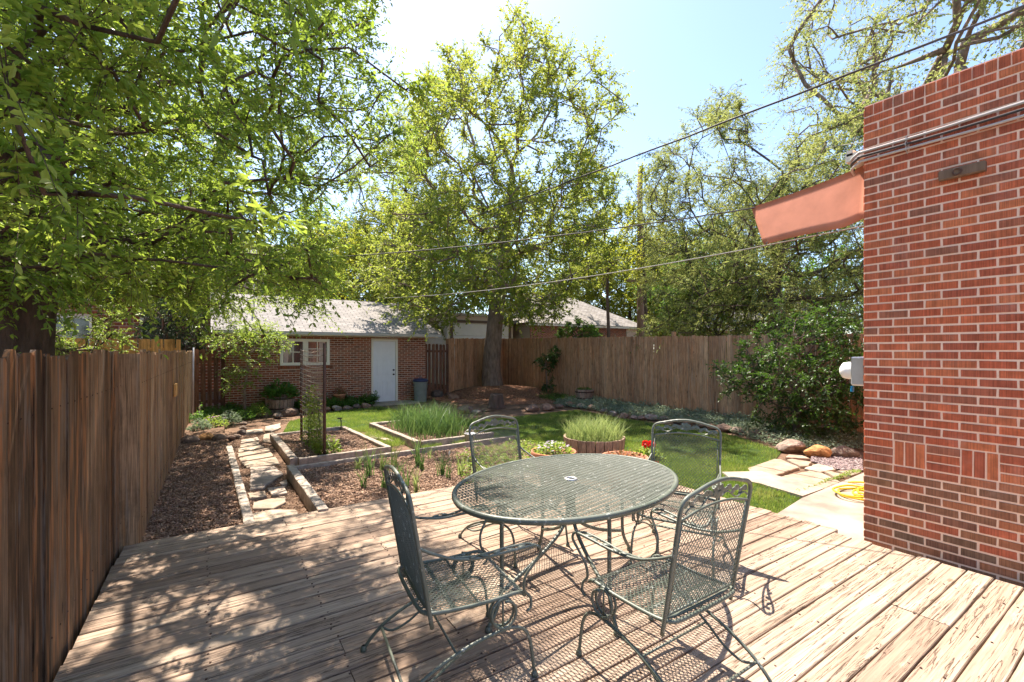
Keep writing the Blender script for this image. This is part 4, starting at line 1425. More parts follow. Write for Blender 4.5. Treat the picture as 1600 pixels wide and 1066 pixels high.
# garden stake (sprinkler) at lawn edge
sx, sy = G(533, 674)
b = MB(); b.tube([(0, 0, 0), (0, 0, .22), (-.02, 0, .27), (-.07, 0, .285)], .012, 6); b.box((-.03, 0, .28), (.1, .03, .025))
o = b.build('garden_stake', MT['black'], None); o.location = (sx, sy, GZ); tag(o, 'short black bent stake at the lawn edge behind the trellis bed', 'stake')
for i, (px, py) in enumerate([(653, 712), (702, 718), (731, 728)]):
    x, y = G(px, py, BZ)
    b = MB(); b.bevbox((0, 0, .10), (.035, .004, .07), .0015, rx=.15); b.tube([(0, 0, 0), (0, 0, .08)], .0025, 5)
    o = b.build('plant_marker', MT['whitetag']); o.location = (x, y, BZ); o.rotation_euler = (0, 0, .4 * i)
    tag(o, ['white plant marker in the deck-side bed below the tall grass clump', 'white plant marker in the middle of the deck-side bed', 'white plant marker seen through the far left chair'][i], 'plant marker', 'white plant markers')

# wire trellis
x0, y0 = G(471, 684, BZ); x1, y1 = G(507, 716, BZ)
tr = thing('wire_trellis', 'tall rusty wire mesh trellis on two posts in the mulch bed', 'trellis', (x0, y0, BZ), math.atan2(y1 - y0, x1 - x0))
TL = math.hypot(x1 - x0, y1 - y0)
for s in (0, TL):
    b = MB(); b.tube([(s, 0, -.05), (s, 0, 1.80)], .024, 8); b.build('post', MT['rustrod'], tr, True)
b = MB()
bow = lambda u, z: .10 * math.sin(math.pi * u) * (1 - .5 * z)
for i in range(1, 19):
    z = .12 + i * .088
    b.tube([(TL * u, bow(u, z) - .02, z + (-.05) * math.sin(math.pi * u)) for u in np.linspace(0, 1, 10)], .0075, 4)
for i in range(0, 17):
    u = i / 16
    b.tube([(TL * u, bow(u, z) - .02, z) for z in np.linspace(.08, 1.72, 8)], .0035, 4)
b.build('wire_mesh', MT['wiremesh'], tr)


# ------------------------------------------------------------------ wrought iron furniture
def clip_lines_rect(x0, x1, y0, y1, slope, step, off=0.0):
    """lines y = slope*x + c inside a rectangle -> segments"""
    out = []
    span = abs(slope) * (x1 - x0)
    lo = (y0 - span if slope > 0 else y0) - (slope * x0 if slope > 0 else slope * x0)
    c = y0 - abs(slope) * (x1 - x0) * (1 if slope > 0 else 0) - slope * x0 + off
    cmax = y1 - slope * x0 + (abs(slope) * (x1 - x0) if slope < 0 else 0)
    while c < cmax:
        xs = []
        for yb in (y0, y1):
            x = (yb - c) / slope
            if x0 <= x <= x1: xs.append(x)
        for xb in (x0, x1):
            yv = slope * xb + c
            if y0 < yv < y1: xs.append(xb)
        if len(xs) >= 2 and max(xs) - min(xs) > .006:
            a, b = min(xs), max(xs)
            out.append(((a, slope * a + c), (b, slope * b + c)))
        c += step
    return out


def mesh_panel(mb, segs, fn, w=.0016, t=.0012, seg=.05):
    for (a, b) in segs:
        L = math.hypot(b[0] - a[0], b[1] - a[1])
        n = max(1, int(L / seg))
        mb.tube([fn(a[0] + (b[0] - a[0]) * i / n, a[1] + (b[1] - a[1]) * i / n) for i in range(n + 1)], w, 4, caps=False, r=.5)


yb = lambda z: -.17 * (z - .38)


def leaf_plate(mb, c, ang, L, W, ux, uz, th=.003):
    """small cast leaf in the plane (ux, uz)"""
    c = Vector(c); ux = Vector(ux); uz = Vector(uz); nn = ux.cross(uz).normalized()
    out = [(-.5, 0), (-.3, .32), (0, .5), (.3, .3), (.5, 0), (.3, -.3), (0, -.5), (-.3, -.32)]
    ca, sa = math.cos(ang), math.sin(ang)
    vs = []
    for s in (-1, 1):
        for (a, b_) in out:
            a_, b2 = a * L, b_ * W
            vs.append(c + ux * (a_ * ca - b2 * sa) + uz * (a_ * sa + b2 * ca) + nn * s * th / 2)
    vs += [c + nn * th * 1.3, c - nn * th * 1.3]
    fs = [(8 + i, 8 + (i + 1) % 8, 16) for i in range(8)] + [((i + 1) % 8, i, 17) for i in range(8)] + [(i, (i + 1) % 8, 8 + (i + 1) % 8, 8 + i) for i in range(8)]
    mb.add(vs, fs, .5)


def make_chair():
    t = thing('garden_chair', 'chair', 'chair')
    M_ = MT['metal']
    # seat
    b = MB()
    sx, sy = .262, .49
    zf = lambda x, y: .425 - .012 * math.sin(math.pi * min(max(y / sy, 0), 1)) - (.045 * max(0, (y - .42) / .07) ** 2)
    rim = [(-sx, .03), (-sx, .2), (-sx, .38), (-sx + .01, .46), (-sx + .05, sy), (0, sy + .005), (sx - .05, sy), (sx - .01, .46), (sx, .38), (sx, .2), (sx, .03), (sx - .02, -.02), (sx - .07, -.04), (0, -.045), (-sx + .07, -.04), (-sx + .02, -.02)]
    b.tube([(p.x, p.y, zf(p.x, p.y)) for p in cr([(x, y, 0) for x, y in rim], 3, True)], .0095, 7, True, r=.5)
    b.tube(cr([(-sx + .01, .01, .428), (-.15, -.012, .43), (.15, -.012, .43), (sx - .01, .01, .428)], 4), .008, 7, r=.5)
    b.tube([(-sx, .24, .415), (-sx + .05, .24, .405), (sx - .05, .24, .405), (sx, .24, .415)], .006, 6, r=.5)
    b.box((0, .12, .404), (.5, .022, .005), r=.5)
    b.build('seat_frame', M_, t, True)
    b = MB()
    for sl in (1.0, -1.0):
        mesh_panel(b, clip_lines_rect(-sx, sx, -.03, sy, sl, .026), lambda x, y: (x, y, zf(x, y)), .0021)
    b.build('seat', M_, t)
    # back
    b = MB()
    bp = []
    for (x, z) in ((-.262, .36), (-.264, .6), (-.267, .85), (-.266, .935), (-.24, .978), (-.17, .998), (-.08, 1.018), (0, 1.025), (.08, 1.018), (.17, .998), (.24, .978), (.266, .935), (.267, .85), (.264, .6), (.262, .36)):
        bp.append((x, yb(z), z))
    b.tube(cr(bp, 4), .0098, 8, r=.5)
    b.tube(cr([(-.255, yb(.89), .885), (-.12, yb(.91), .912), (0, yb(.92), .92), (.12, yb(.91), .912), (.255, yb(.89), .885)], 4), .0065, 6, r=.5)
    b.tube([(-.245, yb(.45), .45), (-.248, yb(.88), .88)], .005, 6, r=.5)
    b.tube([(.245, yb(.45), .45), (.248, yb(.88), .88)], .005, 6, r=.5)
    b.tube([(-.25, yb(.45), .45), (.25, yb(.45), .45)], .006, 6, r=.5)
    b.build('backrest_frame', M_, t, True)
    b = MB()
    for sl in (1.15, -1.15):
        mesh_panel(b, clip_lines_rect(-.247, .247, .45, .90, sl, .027), lambda x, z: (x, yb(z) + .004 * math.sin(z * 9), z), .0020)
    b.build('backrest', M_, t)
    b = MB()
    for s in (-1, 1):
        pts = [(s * (.24 - .235 * u), yb(.95), .915 + .045 * u + .012 * math.sin(u * 11)) for u in np.linspace(0, 1, 14)]
        b.tube(pts, .0038, 5, r=.5)
        for i, u in enumerate((.06, .22, .36, .5, .64, .78)):
            x = s * (.24 - .235 * u)
            z = .918 + .045 * u
            leaf_plate(b, (x, yb(z) + .001, z + (.014 if i % 2 else .028)), s * (.7 if i % 2 else -.5), .05, .03, (1, 0, 0), (0, -.17, .985))
    for i in range(7):
        a = i * .9
        leaf_plate(b, (.028 * math.cos(a), yb(.96), .972 + .018 * math.sin(a)), a, .04, .034, (1, 0, 0), (0, -.17, .985))
    b.build('leaf_ornament', M_, t)
    # arms
    for s in (-1, 1):
        b = MB()
        outer = [(s * .265, yb(.72), .73), (s * .275, .01, .695), (s * .288, .12, .655), (s * .30, .25, .645), (s * .318, .38, .658), (s * .322, .47, .662), (s * .312, .505, .655), (s * .29, .505, .65), (s * .275, .47, .655), (s * .268, .36, .652), (s * .272, .22, .645), (s * .28, .1, .662)]
        b.tube(cr(outer, 4), .0072, 7, r=.5)
        b.tube(cr([(s * .305, .49, .66), (s * .312, .525, .645), (s * .31, .535, .61), (s * .30, .50, .56), (s * .285, .465, .50), (s * .272, .465, .43), (s * .272, .50, .385), (s * .275, .50, .34), (s * .275, .478, .325)], 4), .0072, 7, r=.5)
        for i, (yy, w_) in enumerate(((.44, .032), (.38, .03), (.31, .03), (.24, .026), (.19, .02))):
            leaf_plate(b, (s * (.297 + (.004 if i % 2 else -.004)), yy, .656), .5 if i % 2 else -.4, .055, w_, (0, 1, 0), (1, 0, 0))
        b.build('armrest', M_, t, True)
    # legs : arch, brace and foot; coil springs
    for s in (-1, 1):
        b = MB()
        arch = [(s * .285, .515, .012), (s * .283, .505, .10), (s * .28, .49, .19), (s * .278, .455, .245), (s * .276, .39, .268), (s * .276, .30, .262), (s * .278, .17, .238), (s * .281, .04, .195), (s * .284, -.08, .135), (s * .286, -.16, .07), (s * .288, -.205, .012)]
        b.tube(cr(arch, 4), .0088, 7, r=.5)
        b.tube(cr([(s * .268, .36, .262), (s * .262, .26, .245), (s * .25, .13, .19), (s * .245, .03, .125), (s * .255, -.06, .09), (s * .283, -.115, .105)], 4), .0068, 6, r=.5)
        b.lathe([(.0001, .0), (.0155, .0), (.017, .012), (.012, .026), (.009, .03)], (s * .285, .516, 0), 10, r=.5)
        b.lathe([(.0001, .0), (.0155, .0), (.017, .012), (.012, .026), (.009, .03)], (s * .288, -.208, 0), 10, r=.5)
        b.build('leg', M_, t, True)
        b = MB()
        pts = []
        for i in range(37):
            a = math.pi / 2 + i / 36 * 4 * math.pi
            pts.append((s * (.27 - .026 + .026 * i / 18), .35 + .062 * math.cos(a), .345 + .066 * math.sin(a)))
        b.tube(pts, .0072, 7, r=.5)
        b.tube([(s * .27, .35, .41), (s * .272, .35, .275)], .005, 6, r=.5)
        b.build('coil_spring', M_, t, True)
    b = MB(); b.tube([(-.284, -.115, .105), (.284, -.115, .105)], .0075, 7, r=.5); b.tube([(-.252, .13, .19), (.252, .13, .19)], .006, 6, r=.5)
    b.build('stretcher', M_, t, True)
    return t


ch0 = make_chair()


def seat_at(cx, cy, facing):
    """rotation about Z so that local +Y faces the direction 'facing' (deg from +X)"""
    return (cx, cy, 0.0), math.radians(facing - 90)


CH = [((.865, 2.165), -7, 'green mesh chair nearest the left fence at the left end of the table'),
      ((1.915, 1.30), 90, 'green mesh chair nearest the camera with its back to the viewer'),
      ((2.12, 3.36), -83, 'green mesh chair at the far left side of the table'),
      ((3.22, 2.33), 206, 'green mesh chair at the far right end of the table before the lawn')]
for i, (c, a, lab) in enumerate(CH):
    loc, rz = seat_at(c[0], c[1], a)
    if i == 0:
        ch0.location = loc; ch0.rotation_euler = (0, 0, rz); ch0['label'] = lab; ch0['group'] = 'chairs around the green table'
    else:
        copy_thing(ch0, loc, rz, lab, 'chairs around the green table')

TA = math.radians(11)
tb = thing('oval_table', 'oval green metal mesh table in the middle of the deck', 'table', (2.08, 2.40, 0), TA)
A_, B_ = .885, .635
b = MB()
prof = [(1.0, .70), (1.0, .735)]
vs, fs = [], []
n = 96
sec = [(-.022, .722), (-.004, .727), (.008, .720), (.010, .705), (.004, .694), (-.006, .694)]
for k in range(n):
    a = 2 * math.pi * k / n
    c_, s_ = math.cos(a), math.sin(a)
    nx, ny = c_ * B_, s_ * A_
    l = math.hypot(nx, ny); nx /= l; ny /= l
    for (d, z) in sec: vs.append((A_ * c_ + nx * d, B_ * s_ + ny * d, z))
m = len(sec)
for k in range(n):
    for i in range(m): fs.append((k * m + i, ((k + 1) % n) * m + i, ((k + 1) % n) * m + (i + 1) % m, k * m + (i + 1) % m))
b.add(vs, fs, .5)
b.build('table_rim', MT['metal'], tb, True)
b = MB()
lw = .0125                      # diamond width across, .034 along
ai, bi = A_ - .012, B_ - .012
for sl in (3.5, -3.5):
    c = -(bi + abs(sl) * ai)
    while c < bi + abs(sl) * ai:
        # intersect y = sl x + c with ellipse
        qa = 1 / ai ** 2 + sl * sl / bi ** 2; qb = 2 * sl * c / bi ** 2; qc = c * c / bi ** 2 - 1
        D = qb * qb - 4 * qa * qc
        if D > 0:
            xa, xb = (-qb - math.sqrt(D)) / (2 * qa), (-qb + math.sqrt(D)) / (2 * qa)
            if xb - xa > .004:
                P0, P1 = Vector((xa, sl * xa + c, .7205)), Vector((xb, sl * xb + c, .7205))
                # leave the umbrella hole
                d = (P1 - P0); L = d.length; d /= L
                tt = -P0.xy.dot(d.xy); dist = abs(P0.x * d.y - P0.y * d.x)
                if dist < .03 and 0 < tt < L:
                    h = math.sqrt(.03 ** 2 - dist ** 2)
                    b.tube([P0, P0 + d * (tt - h)], .0029, 4, caps=False, r=.5); b.tube([P0 + d * (tt + h), P1], .0029, 4, caps=False, r=.5)
                else:
                    b.tube([P0, P1], .0029, 4, caps=False, r=.5)
        c += .084
b.build('tabletop', MT['metal'], tb)
b = MB()
b.lathe([(.028, .712), (.028, .728), (.034, .731), (.045, .728), (.045, .712)], n=28, closed=True, r=.5)
b.build('umbrella_ring', MT['galv'], tb, True)
b = MB()
for q in ((-.80, 0, .80, 0), (0, -.58, 0, .58)):
    b.tube([(q[0], q[1], .700), (q[2], q[3], .700)], .007, 6, r=.5)
b.build('support_bar', MT['metal'], tb)
b = MB()
b.box((0, 0, .60), (.05, .05, .17), r=.5, rz=.7)
for s in (-1, 1): b.lathe([(.012, 0), (.012, .006)], (s * .02, -.028, .6), 6)
b.build('centre_bracket', MT['metal'], tb)
ca, sa = math.cos(-TA), math.sin(-TA)
for (ox, oy) in ((-.76, -.15), (-.16, -.60), (.76, .15), (.16, .60)):
    lx, ly = (ox * ca - oy * sa) * .98, (ox * sa + oy * ca) * .96
    b = MB()
    tx, ty = lx * .86, ly * .86
    b.tube(cr([(tx * .95, ty * .95, .70), (tx, ty, .60), (tx, ty, .35), (tx * 1.02, ty * 1.02, .16), (lx, ly, .02)], 5), .0125, 8, r=.5)
    b.lathe([(.0001, 0), (.02, 0), (.021, .02), (.014, .03)], (lx, ly, 0), 10, r=.5)
    lo = b.build('leg', MT['metal'], tb, True)
    b = MB()
    b.tube(cr([(.03 * lx / .7, .03 * ly / .7, .67), (.035 * lx / .7, .035 * ly / .7, .50), (lx * .14, ly * .14, .40), (lx * .36, ly * .36, .31), (lx * .62, ly * .62, .24), (tx * .99, ty * .99, .19)], 5), .0125, 8, r=.5)
    b.build('brace', MT['metal'], lo, True)
# ------------------------------------------------------------------ vegetation
MT['leaf_near'] = leaf_mat('apple_tree_leaf', [(0.045, 0.105, 0.015), (0.09, 0.175, 0.022), (0.16, 0.26, 0.035), (0.27, 0.35, 0.055), (0.38, 0.42, 0.10)], (0.50, 0.66, 0.08), 0.5, 0.42, 0.4)
MT['leaf_mid'] = leaf_mat('yellow_green_tree_leaf', [(0.055, 0.11, 0.016), (0.10, 0.175, 0.022), (0.17, 0.23, 0.03), (0.27, 0.28, 0.04), (0.40, 0.31, 0.05)], (0.55, 0.62, 0.09), 0.5, 0.5, 0.3)
MT['leaf_pale'] = leaf_mat('pale_willow_leaf', [(0.09, 0.155, 0.04), (0.16, 0.235, 0.055), (0.25, 0.31, 0.075), (0.34, 0.37, 0.10)], (0.52, 0.55, 0.17), 0.45, 0.5, 0.3)
MT['leaf_yellow'] = leaf_mat('bright_yellow_green_leaf', [(0.12, 0.19, 0.025), (0.2, 0.27, 0.035), (0.30, 0.33, 0.04), (0.38, 0.36, 0.05)], (0.65, 0.66, 0.06), 0.5, 0.5, 0.3)
MT['leaf_green'] = leaf_mat('fresh_green_leaf', [(0.03, 0.085, 0.02), (0.055, 0.13, 0.03), (0.10, 0.19, 0.035)], (0.24, 0.45, 0.05), 0.45, 0.5, 0.3)
MT['leaf_dark'] = leaf_mat('glossy_dark_leaf', [(0.018, 0.05, 0.012), (0.035, 0.08, 0.016), (0.06, 0.125, 0.025)], (0.16, 0.32, 0.03), 0.3, 0.42, 0.4)
MT['leaf_ever'] = leaf_mat('evergreen_leaf', [(0.02, 0.05, 0.02), (0.035, 0.08, 0.025)], (0.1, 0.2, 0.05), 0.2)
MT['leaf_silver'] = leaf_mat('silver_green_leaf', [(0.16, 0.22, 0.15), (0.24, 0.30, 0.21), (0.33, 0.38, 0.28)], (0.3, 0.4, 0.2), 0.25, 0.8, 0.1)
MT['leaf_lime'] = leaf_mat('lime_leaf', [(0.10, 0.18, 0.03), (0.17, 0.26, 0.05), (0.26, 0.33, 0.08)], (0.5, 0.65, 0.08), 0.4)
MT['leaf_red'] = leaf_mat('reddish_leaf', [(0.25, 0.07, 0.05), (0.34, 0.16, 0.09), (0.2, 0.22, 0.06)], (0.6, 0.25, 0.1), 0.4)
MT['blade'] = leaf_mat('blue_green_blade', [(0.03, 0.085, 0.025), (0.055, 0.13, 0.035), (0.10, 0.18, 0.05), (0.2, 0.27, 0.08)], (0.25, 0.42, 0.1), 0.3)
MT['blade_pale'] = leaf_mat('pale_grass_blade', [(0.16, 0.23, 0.07), (0.24, 0.32, 0.11), (0.36, 0.40, 0.18)], (0.5, 0.62, 0.18), 0.4)
MT['petal_red'] = leaf_mat('red_petal', [(0.55, 0.01, 0.01), (0.7, 0.02, 0.015)], (0.9, 0.03, 0.02), 0.35)
MT['petal_white'] = leaf_mat('white_lilac_petal', [(0.75, 0.72, 0.75), (0.5, 0.35, 0.6)], (0.8, 0.75, 0.85), 0.35)
MT['petal_purple'] = leaf_mat('purple_petal', [(0.35, 0.12, 0.35), (0.45, 0.2, 0.42)], (0.7, 0.3, 0.7), 0.35)


def norm(a):
    return a / np.maximum(np.linalg.norm(a, axis=1, keepdims=True), 1e-9)


def leaves_mesh(name, base, dirn, up, L, W, mat, parent=None, fine=False, g=None, rnd=None):
    """folded leaves; base,dirn,up (n,3); L,W (n,)"""
    n = len(base)
    d = norm(dirn)
    s = norm(np.cross(d, up))
    u = np.cross(s, d)
    if fine:
        O = [(0, 0, 0), (.3, .42, .10), (.68, .34, .06), (1, 0, -.12), (.68, -.34, .06), (.3, -.42, .10)]
        FF = np.array([[0, 3, 2, 1], [0, 5, 4, 3]])
    else:
        O = [(0, 0, 0), (.45, .5, .12), (1, 0, -.08), (.45, -.5, .12)]
        FF = np.array([[0, 2, 1], [0, 3, 2]])
    V = np.stack([base + d * (a * L)[:, None] + s * (b * W)[:, None] + u * (c * L)[:, None] for a, b, c in O], 1).reshape(-1, 3)
    k = len(O)
    b0 = (np.arange(n) * k)[:, None]
    F = np.concatenate([b0 + f[None, :] for f in FF])
    if rnd is None: rnd = (g or rng).random(n)
    me = mesh_from(name, V, F, np.repeat(rnd, k))
    me.materials.append(mat)
    return link(name, me, parent)


def grow(trunk, A, step=.35, wpath=.4, jit=.05, g=None):
    """connect attractor points A to the trunk polyline; returns chains and per-node radii weights"""
    nodes = [Vector(p) for p in trunk]
    parent = [-1] + list(range(len(nodes) - 1))
    plen = [0.0]
    for i in range(1, len(nodes)): plen.append(plen[-1] + (nodes[i] - nodes[i - 1]).length)
    P = np.zeros((200000, 3)); PL = np.zeros(200000)
    n = len(nodes)
    P[:n] = [tuple(v) for v in nodes]; PL[:n] = plen
    first = max(1, int(n * .45))
    top = P[n - 1]
    order = np.argsort(np.linalg.norm(A - top, axis=1))
    chains = []
    ends = []
    for ai in order:
        a = A[ai]
        D = np.linalg.norm(P[first:n] - a, axis=1)
        # avoid branches that double back downwards from much higher nodes
        cost = D + wpath * PL[first:n] + .25 * np.maximum(0, P[first:n, 2] - a[2])
        i0 = first + int(np.argmin(cost))
        p0 = Vector(P[i0]); p1 = Vector(a)
        L = (p1 - p0).length
        if L < 1e-3: ends.append(i0); continue
        pd = (nodes[i0] - nodes[parent[i0]]).normalized() if parent[i0] >= 0 else Vector((0, 0, 1))
        ctrl = p0 + pd * L * .33 + Vector((0, 0, L * .06))
        k = max(2, int(L / step))
        ch = [i0]
        for j in range(1, k + 1):
            t = j / k
            q = p0 * (1 - t) ** 2 + ctrl * 2 * t * (1 - t) + p1 * t * t
            if j < k: q += Vector((g.normal(0, jit), g.normal(0, jit), g.normal(0, jit)))
            P[n] = tuple(q)
            PL[n] = PL[ch[-1]] + (q - nodes[ch[-1]]).length
            nodes.append(q); parent.append(ch[-1]); ch.append(n); n += 1
        chains.append(ch)
        ends.append(n - 1)
    w = np.zeros(n)
    for e in ends:
        i = e
        while i >= 0:
            w[i] += 1
            i = parent[i]
    return nodes, parent, chains, w, ends


def tree(name, label, trunk, A, r0, tip=.012, leaf=(.07, .03), ntw=7, nlf=14, rc=.45, mat='leaf_near', bark='bark', seed=0, fine=False,
         wpath=.4, droop=.15, group=None, cat='tree', upb=.15, step=.35, flare=1.35, hang=.3, twr=.004, rexp=.66, rc_fn=None, sides=8, yfn=None, jit=.05):
    g = np.random.default_rng(seed)
    base = Vector(trunk[0])
    t = thing(name, label, cat, base, 0, group)
    nodes, parent, chains, w, ends = grow(trunk, A, step, wpath, jit, g)
    W0 = w[0]
    R = lambda i: max(tip * .6, tip + (r0 - tip) * (w[i] / W0) ** rexp) if w[i] < W0 else r0
    mb = MB()
    nt = len(trunk)
    tr = [R(i) for i in range(nt)]
    for i in range(nt): tr[i] *= (flare - (flare - 1) * min(1, i / 1.5))
    tp = cr(trunk, 4)
    rr = []
    for i in range(len(tp)):
        u = i / 4; k = int(min(u, nt - 2)); f_ = u - k
        rr.append(tr[k] * (1 - f_) + tr[k + 1] * f_)
    mb.tube([p - base for p in tp], rr, 14, r=.5)
    for i, v in enumerate(mb.v):
        k = 1 + .0
        q = Vector(v)
        nz = mnoise.noise(Vector((q.x * 4, q.y * 4, q.z * .8))) * .12 * r0
        mb.v[i] = (q.x + nz, q.y + nz * .5, q.z)
    for c in chains:
        pts = [nodes[i] - base for i in c]
        rad = [R(i) for i in c]
        rad[0] = min(rad[0], rad[1] * 1.25)
        sd = 8 if rad[1] > .05 else (6 if rad[1] > .02 else 4)
        mb.tube(pts, rad, min(sides, sd), r=.5)
    C = np.array([tuple(nodes[e] - base) for e in ends])
    ctr = C.mean(axis=0)
    n = len(C)
    out = norm(C - ctr)
    rcv = np.full(n, rc) * g.uniform(.7, 1.3, n)
    TD = norm(g.normal(0, 1, (n, ntw, 3)).reshape(-1, 3) + np.repeat(out, ntw, 0) * .6 + np.array([0, 0, upb]))
    TS = np.repeat(C, ntw, 0)
    TLn = np.repeat(rcv, ntw) * g.uniform(.6, 1.3, n * ntw)
    TM = TS + TD * (TLn * .5)[:, None] + np.array([0, 0, .02])
    TE = TS + TD * TLn[:, None] - np.array([0, 0, 1.0]) * (TLn * droop)[:, None]
    # twig tubes (triangular) as fast numpy
    nt_ = len(TS)
    side = norm(np.cross(TD, np.tile([0.1, 0.2, 1.0], (nt_, 1))))
    upv = np.cross(side, TD)
    rings = []
    for p, r_ in ((TS, twr), (TM, twr * .8), (TE, twr * .35)):
        for k in range(3):
            a = 2 * math.pi * k / 3
            rings.append(p + (side * math.cos(a) + upv * math.sin(a)) * r_)
    TV = np.stack(rings, 1).reshape(-1, 3)
    b0 = (np.arange(nt_) * 9)[:, None]
    TF = []
    for i in range(2):
        for k in range(3):
            l = (k + 1) % 3
            TF.append(b0 + np.array([[i * 3 + k, i * 3 + l, i * 3 + 3 + l, i * 3 + 3 + k]]))
    trunk_o = mb.build('trunk', MT[bark], t, True)
    me = mesh_from('twigs', TV, np.concatenate(TF), np.full(len(TV), .5))
    me.materials.append(MT[bark])
    link('twigs', me, trunk_o)
    # leaves
    U = np.tile(np.linspace(.18, 1.0, nlf), nt_) + g.normal(0, .03, nt_ * nlf)
    I = np.repeat(np.arange(nt_), nlf)
    U = U[:, None]
    Pq = TS[I] * (1 - U) ** 2 + 2 * TM[I] * U * (1 - U) + TE[I] * U ** 2
    sgn = np.where(g.random(len(I)) > .5, 1, -1)[:, None]
    D = TD[I] * .55 + side[I] * sgn * g.uniform(.3, 1, (len(I), 1)) + g.normal(0, .35, (len(I), 3)) - np.array([0, 0, hang])
    UP = g.normal(0, .45, (len(I), 3)) + np.array([0, 0, 1.0])
    L = leaf[0] * g.uniform(.45, 1.35, len(I)); Wd = leaf[1] * g.uniform(.75, 1.25, len(I))
    # colour : partly per cluster, partly per leaf
    cid = I // ntw
    cc = g.random(n)
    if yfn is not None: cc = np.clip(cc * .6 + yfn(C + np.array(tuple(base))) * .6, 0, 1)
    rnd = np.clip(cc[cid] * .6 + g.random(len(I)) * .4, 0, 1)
    leaves_mesh('crown', Pq, D, UP, L, Wd, MT[mat], t, fine, g, rnd)
    return t


def sample_volume(g, n, box, cond, poly=None, mind=None):
    out = []
    tot = 0
    while tot < n:
        m = n * 6
        X = g.uniform(box[0], box[1], m); Y = g.uniform(box[2], box[3], m); Z = g.uniform(box[4], box[5], m)
        k = cond(X, Y, Z)
        X, Y, Z = X[k], Y[k], Z[k]
        if poly is not None:
            d = SN * X + CS * Y
            l = CS * X - SN * Y
            ok = d > .2
            dd = np.where(ok, d, 1)
            px = 800 + FPX * l / dd; py = 549 - FPX * (Z - 1.6) / dd
            keep = inpoly(px, py, poly) & ok
            X, Y, Z = X[keep], Y[keep], Z[keep]
        out.append(np.stack([X, Y, Z], 1)); tot += len(X)
        if m > 4e6: break
    return np.concatenate(out)[:n]


def spaced(P, dmin):
    """poisson-ish thinning"""
    keep = []
    for p in P:
        if not keep or np.min(np.linalg.norm(np.array(keep) - p, axis=1)) > dmin: keep.append(p)
    return np.array(keep)


g = np.random.default_rng(5)
# --- near left tree, trunk behind the left fence, crown over the deck
P1 = [(-3000, -3000), (760, -3000), (730, -40), (705, 30), (675, 90), (660, 200), (645, 270), (600, 310), (545, 335), (515, 380), (512, 430), (500, 458), (440, 470), (400, 520), (345, 520), (310, 470), (230, 462), (160, 455), (90, 462), (-3000, 440)]


def condT1(X, Y, Z):
    e = ((X + 1.0) / 6.4) ** 2 + ((Y - 6.8) / 7.2) ** 2 + ((Z - 4.4) / 3.6) ** 2 < 1
    low = Z > 2.0 + .0 * X
    camd = np.sqrt(X ** 2 + Y ** 2 + (Z - 1.6) ** 2) > 1.75
    sy = Y - Z * math.cos(SUN_AZ) / math.tan(SUN_EL)
    sx = X - Z * math.sin(SUN_AZ) / math.tan(SUN_EL)
    lit = ~((sx > 1.15 + .12 * (sy - 1)) & (sy < 5.2))
    lit &= ~((sx > 0.1) & (sy < 1.2))
    blob = np.array([mnoise.noise(Vector((x * 2.1, y * 2.1, 7.0))) for x, y in zip(sx, sy)])
    lit &= ~((sx > -1.0) & (sy < 5.6) & (blob < -.10))
    blob2 = np.array([mnoise.noise(Vector((x * 1.1, y * 1.1, 17.0))) for x, y in zip(sx, sy)])
    lit &= ~((sx > .15) & (sy > 4.8) & (sy < 11) & (blob2 < .06))
    nz = np.array([mnoise.noise(Vector((x * .55, y * .55, z * .8))) for x, y, z in zip(X, Y, Z)])
    return e & low & camd & lit & (nz > -.22)


A1 = sample_volume(g, 3300, (-6.5, 4.6, .2, 13.5, 1.9, 8.0), condT1, P1)
A1 = spaced(A1, .265)
# small extra sprays that hang lower near the fence, the deck and in front of the garage roof
def spray(pts):
    return np.array([tuple(at(px, py, d)) for px, py, d in pts])


A1x = spray([(60, 60, 1.9), (130, 40, 1.8), (170, 110, 2.0), (60, 150, 1.8), (20, 240, 1.8), (95, 250, 2.1), (35, 330, 2.0), (130, 330, 2.4), (110, 410, 2.5), (30, 420, 2.3), (190, 210, 2.4), (240, 60, 2.3),
             (300, 500, 9.0), (330, 480, 8.5), (360, 505, 9.2), (385, 470, 8.2), (410, 440, 8), (440, 455, 7.5), (470, 470, 7.2), (492, 478, 7.0), (455, 430, 7.6), (500, 440, 7.3), (340, 525, 9.5), (395, 515, 9),
             (250, 440, 6), (280, 470, 7), (210, 460, 6), (150, 440, 5), (345, 430, 7), (420, 400, 7), (480, 390, 7)])
A1 = np.concatenate([A1, A1x])
tree('broadleaf_tree', 'large leafy tree with a thick dark trunk behind the left fence overhanging the deck',
     [(-1.95, 7.6, GZ), (-1.92, 7.6, .8), (-1.9, 7.55, 1.7), (-1.88, 7.5, 2.5), (-1.7, 7.3, 3.3), (-1.4, 7.0, 4.1)], A1, .40, tip=.006, leaf=(.048, .022), ntw=13, nlf=18, rc=.38,
     mat='leaf_near', bark='bark_dark', seed=1, fine=True, wpath=.3, droop=.12, twr=.0022, rexp=.68, upb=.12, hang=.08)

# --- central tree
P2 = [(545, 475), (560, 400), (600, 330), (640, 250), (650, 150), (690, 85), (750, 80), (800, 20), (825, 20), (860, 75), (925, 85), (962, 110), (968, 190), (935, 250), (955, 320), (925, 370), (945, 420), (900, 455), (862, 500), (800, 500), (760, 470), (690, 512), (640, 490), (600, 480)]


